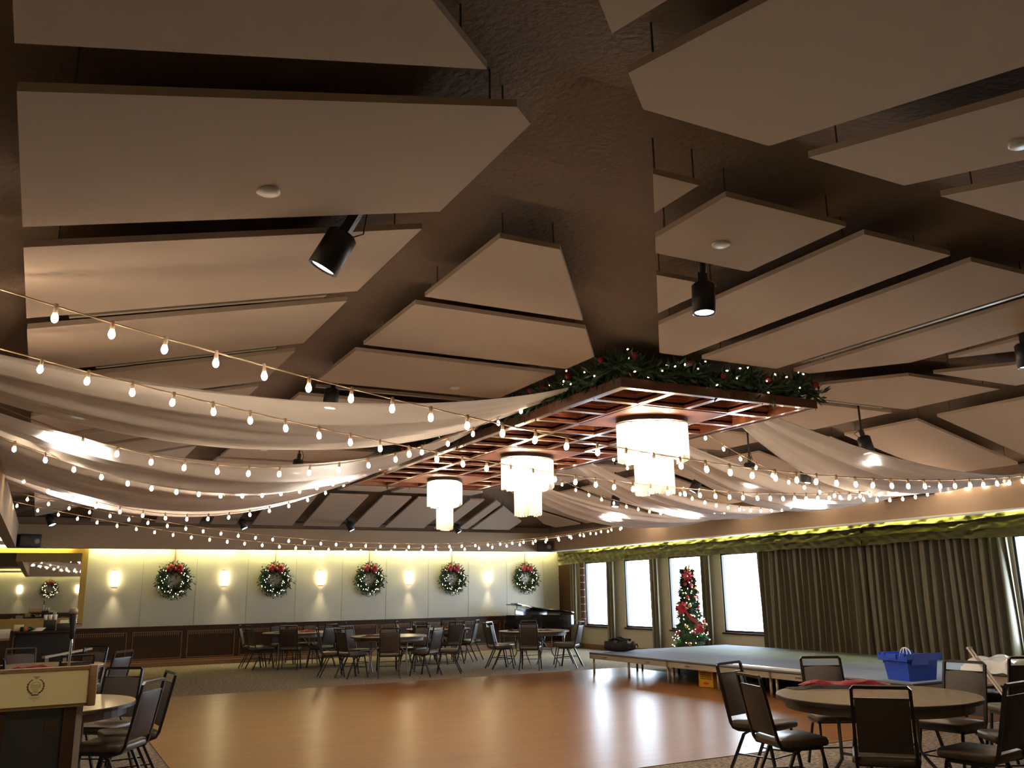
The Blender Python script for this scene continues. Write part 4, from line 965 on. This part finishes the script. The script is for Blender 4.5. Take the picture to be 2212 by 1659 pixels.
for x, y in ((.55, .6), (-.55, .6), (.40, -.55)): MB().tube([(x, y, .62), (x, y, .10), (x, y, .04)], [.06, .04, .03], 10).build('leg', M['gloss_black'], t)
MB().box((-.68, .86, .62), (.68, 1.0, .70)).build('key_slip', M['gloss_black'], t)
kb = MB().box((-.62, .86, .70), (.62, .98, .715)); kb.build('keys', M['white_pl'], t)
MB().box((-.12, .30, .08), (-.09, .33, .62)).box((.09, .30, .08), (.12, .33, .62)).box((-.14, .26, .06), (.14, .40, .12)).build('pedal_lyre', M['gloss_black'], t)

# ------------------------------------------------------------------ lectern and microphone
LYY = 6.2
t = thing('lectern', 'wooden lectern with cream emblem board and dark front, lower left', 'lectern', (.045, LYY, 0), .06)
MB().box((-.29, -.012, .975), (.272, .0, 1.172)).build('sign_board', M['sign'], t)
tf = MB().box((-.31, -.02, 1.172), (.31, .05, 1.19)).box((-.31, .0, .955), (.31, .05, .975)); tf.build('top_trim', M['wood_mid'], t)
MB().rbox((.272, -.03, .955), (.322, .06, 1.195), .012).build('end_post', M['wood_mid'], t); MB().rbox((-.335, -.03, .955), (-.29, .06, 1.195), .012).build('end_post', M['wood_mid'], t)
MB().prism([(-.31, 0), (.31, 0), (.31, .42), (-.31, .42)], lambda x, y: 1.155-.18*y, lambda x, y: 1.185-.18*y).build('desk_top', M['wood_mid'], t)
MB().box((-.29, .0, .975), (.29, .40, 1.07)).build('desk_box', M['wood_dark'], t)
for s in (-1, 1): MB().box((s*.19-.035+(-.0), .02, 0), (s*.19+.035, .10, .955)).build('pilaster', M['wood_dark'], t)
MB().box((-.155, .06, .02), (.155, .09, .955)).build('front_panel', M['black'], t)
for s in (-1, 1): MB().box((s*.245-.02, .06, 0), (s*.245+.02, .38, .955)).build('side_panel', M['greyedge'], t)
MB().box((-.24, .36, 0), (.24, .38, .955)).build('back_panel', M['wood_dark'], t)
MB().box((-.26, .0, 0), (.26, .40, .04)).build('base', M['wood_dark'], t)
lbp = MB().box((.06, .052, .80), (.135, .0605, .88)).build('label_plate', M['bronze'], t)
em = MB()
def leaf(cx_, cz, a, l, w_): 
    d = Vector((math.cos(a), math.sin(a))); n_ = Vector((-d.y, d.x)); c = Vector((cx_, cz))
    q = [c-d*l/2, c+n_*w_/2, c+d*l/2, c-n_*w_/2]; return [(p.x, -.0135, p.y) for p in q]
ex, ezc = -.012, 1.087
for s in (-1, 1):
    for k_ in range(7):
        a = (-58+k_*19)*PI/180; px_ = ex+s*.043*math.cos(a); pz_ = ezc+.043*math.sin(a)
        wv = .013 if k_ < 5 else .008
        em.add(leaf(px_, pz_, (a+PI/2) if s > 0 else (PI-a-PI/2)+PI, .021, wv), [(0, 1, 2, 3)])
em.box((ex-.020, -.0138, ezc-.052), (ex+.020, -.0125, ezc-.044)); em.box((ex-.017, -.0138, ezc+.052), (ex+.017, -.0125, ezc+.056)); em.box((ex-.009, -.0138, ezc+.044), (ex+.009, -.0125, ezc+.048))
em.build('emblem', M['ink'], t)
e2 = MB()
for q in range(2): e2.tube([(ex+.027*math.cos(2*PI*k_/24)*(1-.12*q), -.0128, ezc+.004+.022*math.sin(2*PI*k_/24)*(1-.12*q)) for k_ in range(24)], .0008, 4, closed=True)
for z, w_ in ((.008, .022), (.001, .026), (-.006, .016), (-.024, .012), (-.030, .012), (-.036, .012), (-.062, .030), (-.070, .022), (-.080, .006)): e2.box((ex-w_, -.0133, ezc+z-.0012), (ex+w_, -.0124, ezc+z+.0012))
e2.box((ex-.013, -.0133, ezc-.04), (ex-.0118, -.0124, ezc-.02)); e2.box((ex+.0118, -.0133, ezc-.04), (ex+.013, -.0124, ezc-.02))
e2.build('emblem_lettering', M['ink_soft'], t)
t = thing('microphone', 'black microphone on chrome gooseneck standing on the lectern', 'microphone', (.205, LYY+.16, 1.155))
MB().tube([(0, 0, 0), (.002, .0, .08), (.004, .0, .17), (.004, 0, .20)], .0085, 8).build('gooseneck', M['chrome'], t)
MB().tube([(.004, 0, .20), (.002, 0, .245), (-.002, 0, .33), (-.003, 0, .345)], [.016, .016, .022, .022], 10).build('handle', M['black'], t)
MB().tube([(.016, 0, .24), (.018, 0, .34)], .006, 6).build('clip', M['chrome'], t)
MB().lathe([(.02, 0), (.027, .006), (.028, .02), (.022, .034), (.004, .04)], 12, 0, Matrix.Translation((-.003, 0, .345))).build('grille', M['alum'], t)
MB().tube([(.02, 0, .285), (.055, .01, .284)], .003, 5).build('screw', M['black'], t)

# ------------------------------------------------------------------ bar by the mirror
t = thing('portable_bar', 'black draped portable bar below the mirror at the left', 'bar counter', (.12, 16.6, 0), -.05)
MB().rbox((-.38, -.28, .02), (.42, .32, 1.06), .02).build('body', M['black_soft'], t); MB().box((-.42, -.32, 1.06), (.46, .36, 1.09)).build('top', M['wood_dark'], t)
MB().box((.42, -.27, .02), (.425, .31, 1.05)).build('side_panel', M['greyedge'], t)
def bxo(name, label, cat, a, b, loc, m, rz=0, group=None): o = MB().rbox(a, b, .008).build(name, m); o.location = loc; o.rotation_euler = (0, 0, rz); return tag(o, label, cat, group)
BT = 1.09
bxo('condiment_bin', 'black condiment bin at the back of the portable bar', 'box', (-.09, -.06, 0), (.09, .06, .16), (.20, 16.72, BT), M['black'])
bxo('condiment_bin', 'black condiment bin at the right front of the portable bar', 'box', (-.10, -.06, 0), (.10, .06, .11), (.40, 16.45, BT), M['black'])
for i in range(3):
    o = MB().lathe([(.026, 0), (.034, .09), (.031, .09), (.024, .004)], 14).build('paper_cup', M['white_pl']); o.location = (.13+.07*i, 16.72, BT+.155); tag(o, 'white cup stack in the back condiment bin, %s from the left' % ORD[i], 'cup', 'white cups on the bar')
o = MB().box((-.06, -.05, 0), (.06, .05, .03)).box((-.05, -.04, .03), (.07, .05, .05)).build('napkin_stack', M['white_pap']); o.location = (.40, 16.45, BT+.108); tag(o, 'white napkins heaped in the front condiment bin', 'napkins')
for i in range(2):
    o = MB().lathe([(.022, 0), (.022, .12), (.019, .12), (.019, .01)], 12).build('drinking_glass', M['white_pl']); o.location = (.45+.05*i*0+(-.03 if i else .02), 16.66, BT); tag(o, 'clear glass standing on the portable bar, %s' % ['right', 'left'][i], 'glass', 'glasses on the bar')
for i in range(4): bxo('paper_stack', 'stack of white papers on the portable bar, layer %s from bottom' % ORD[i], 'paper', (-.07, -.09, 0), (.07, .09, .012), (.03+.006*i, 16.42+.004*i, BT+.0125*i), M['white_pap'], .15*i, 'papers on the bar')
t2 = thing('wine_bottle', 'dark green bottle lying on the portable bar', 'bottle', (-.12, 16.40, BT+.036), .4, rot=(0, PI/2, .5))
MB().lathe([(.035, -.10), (.036, .05), (.013, .10), (.013, .17)], 14).build('glass', M['bottle'], t2); MB().lathe([(.0355, -.07), (.0365, .0)], 14).build('label', M['terracotta'], t2)
bxo('carton', 'beige carton on the left of the portable bar', 'carton', (-.07, -.07, 0), (.07, .07, .10), (-.24, 16.60, BT), M['sign'])
t = thing('side_counter', 'low brown side counter left of the portable bar', 'counter', (-1.05, 16.6, 0))
MB().box((-.68, -.3, .96), (.70, .3, .99)).build('top', M['wood_mid'], t); MB().box((-.66, -.28, 0), (.68, .28, .96)).build('body', M['wood_dark'], t)
bxo('carton', 'cream carton on the low side counter', 'carton', (-.09, -.08, 0), (.09, .08, .14), (-.44, 16.5, .99), M['white_pap'])
t2 = thing('candle_holder', 'small glass candle holder on the low side counter', 'candle', (-.62, 16.45, .99))
MB().lathe([(.02, 0), (.03, .02), (.032, .07), (.028, .07)], 12).build('glass', M['candle'], t2); MB().lathe([(.018, .02), (.018, .055)], 10).build('wax', M['white_pap'], t2)
# pale handrail beside the second left table
t = thing('handrail', 'pale slanting handrail on short posts beyond the second left table', 'handrail', (0, 0, 0))
a_ = math.atan2(2.26, .98)
MB().box((0, -.025, 0), (1.75, .025, .03), 0, Matrix.Translation((.14, 14.85, .75)) @ Matrix.Rotation(a_, 4, 'Z') @ Matrix.Rotation(-.01, 4, 'Y')).build('rail', M['greyedge'], t)
for q in (.12, .75, 1.55): MB().box((-.025, -.02, 0), (.025, .02, .75), 0, Matrix.Translation((.14+q*math.cos(a_), 14.85+q*math.sin(a_), 0))).build('post', M['greyedge'], t)
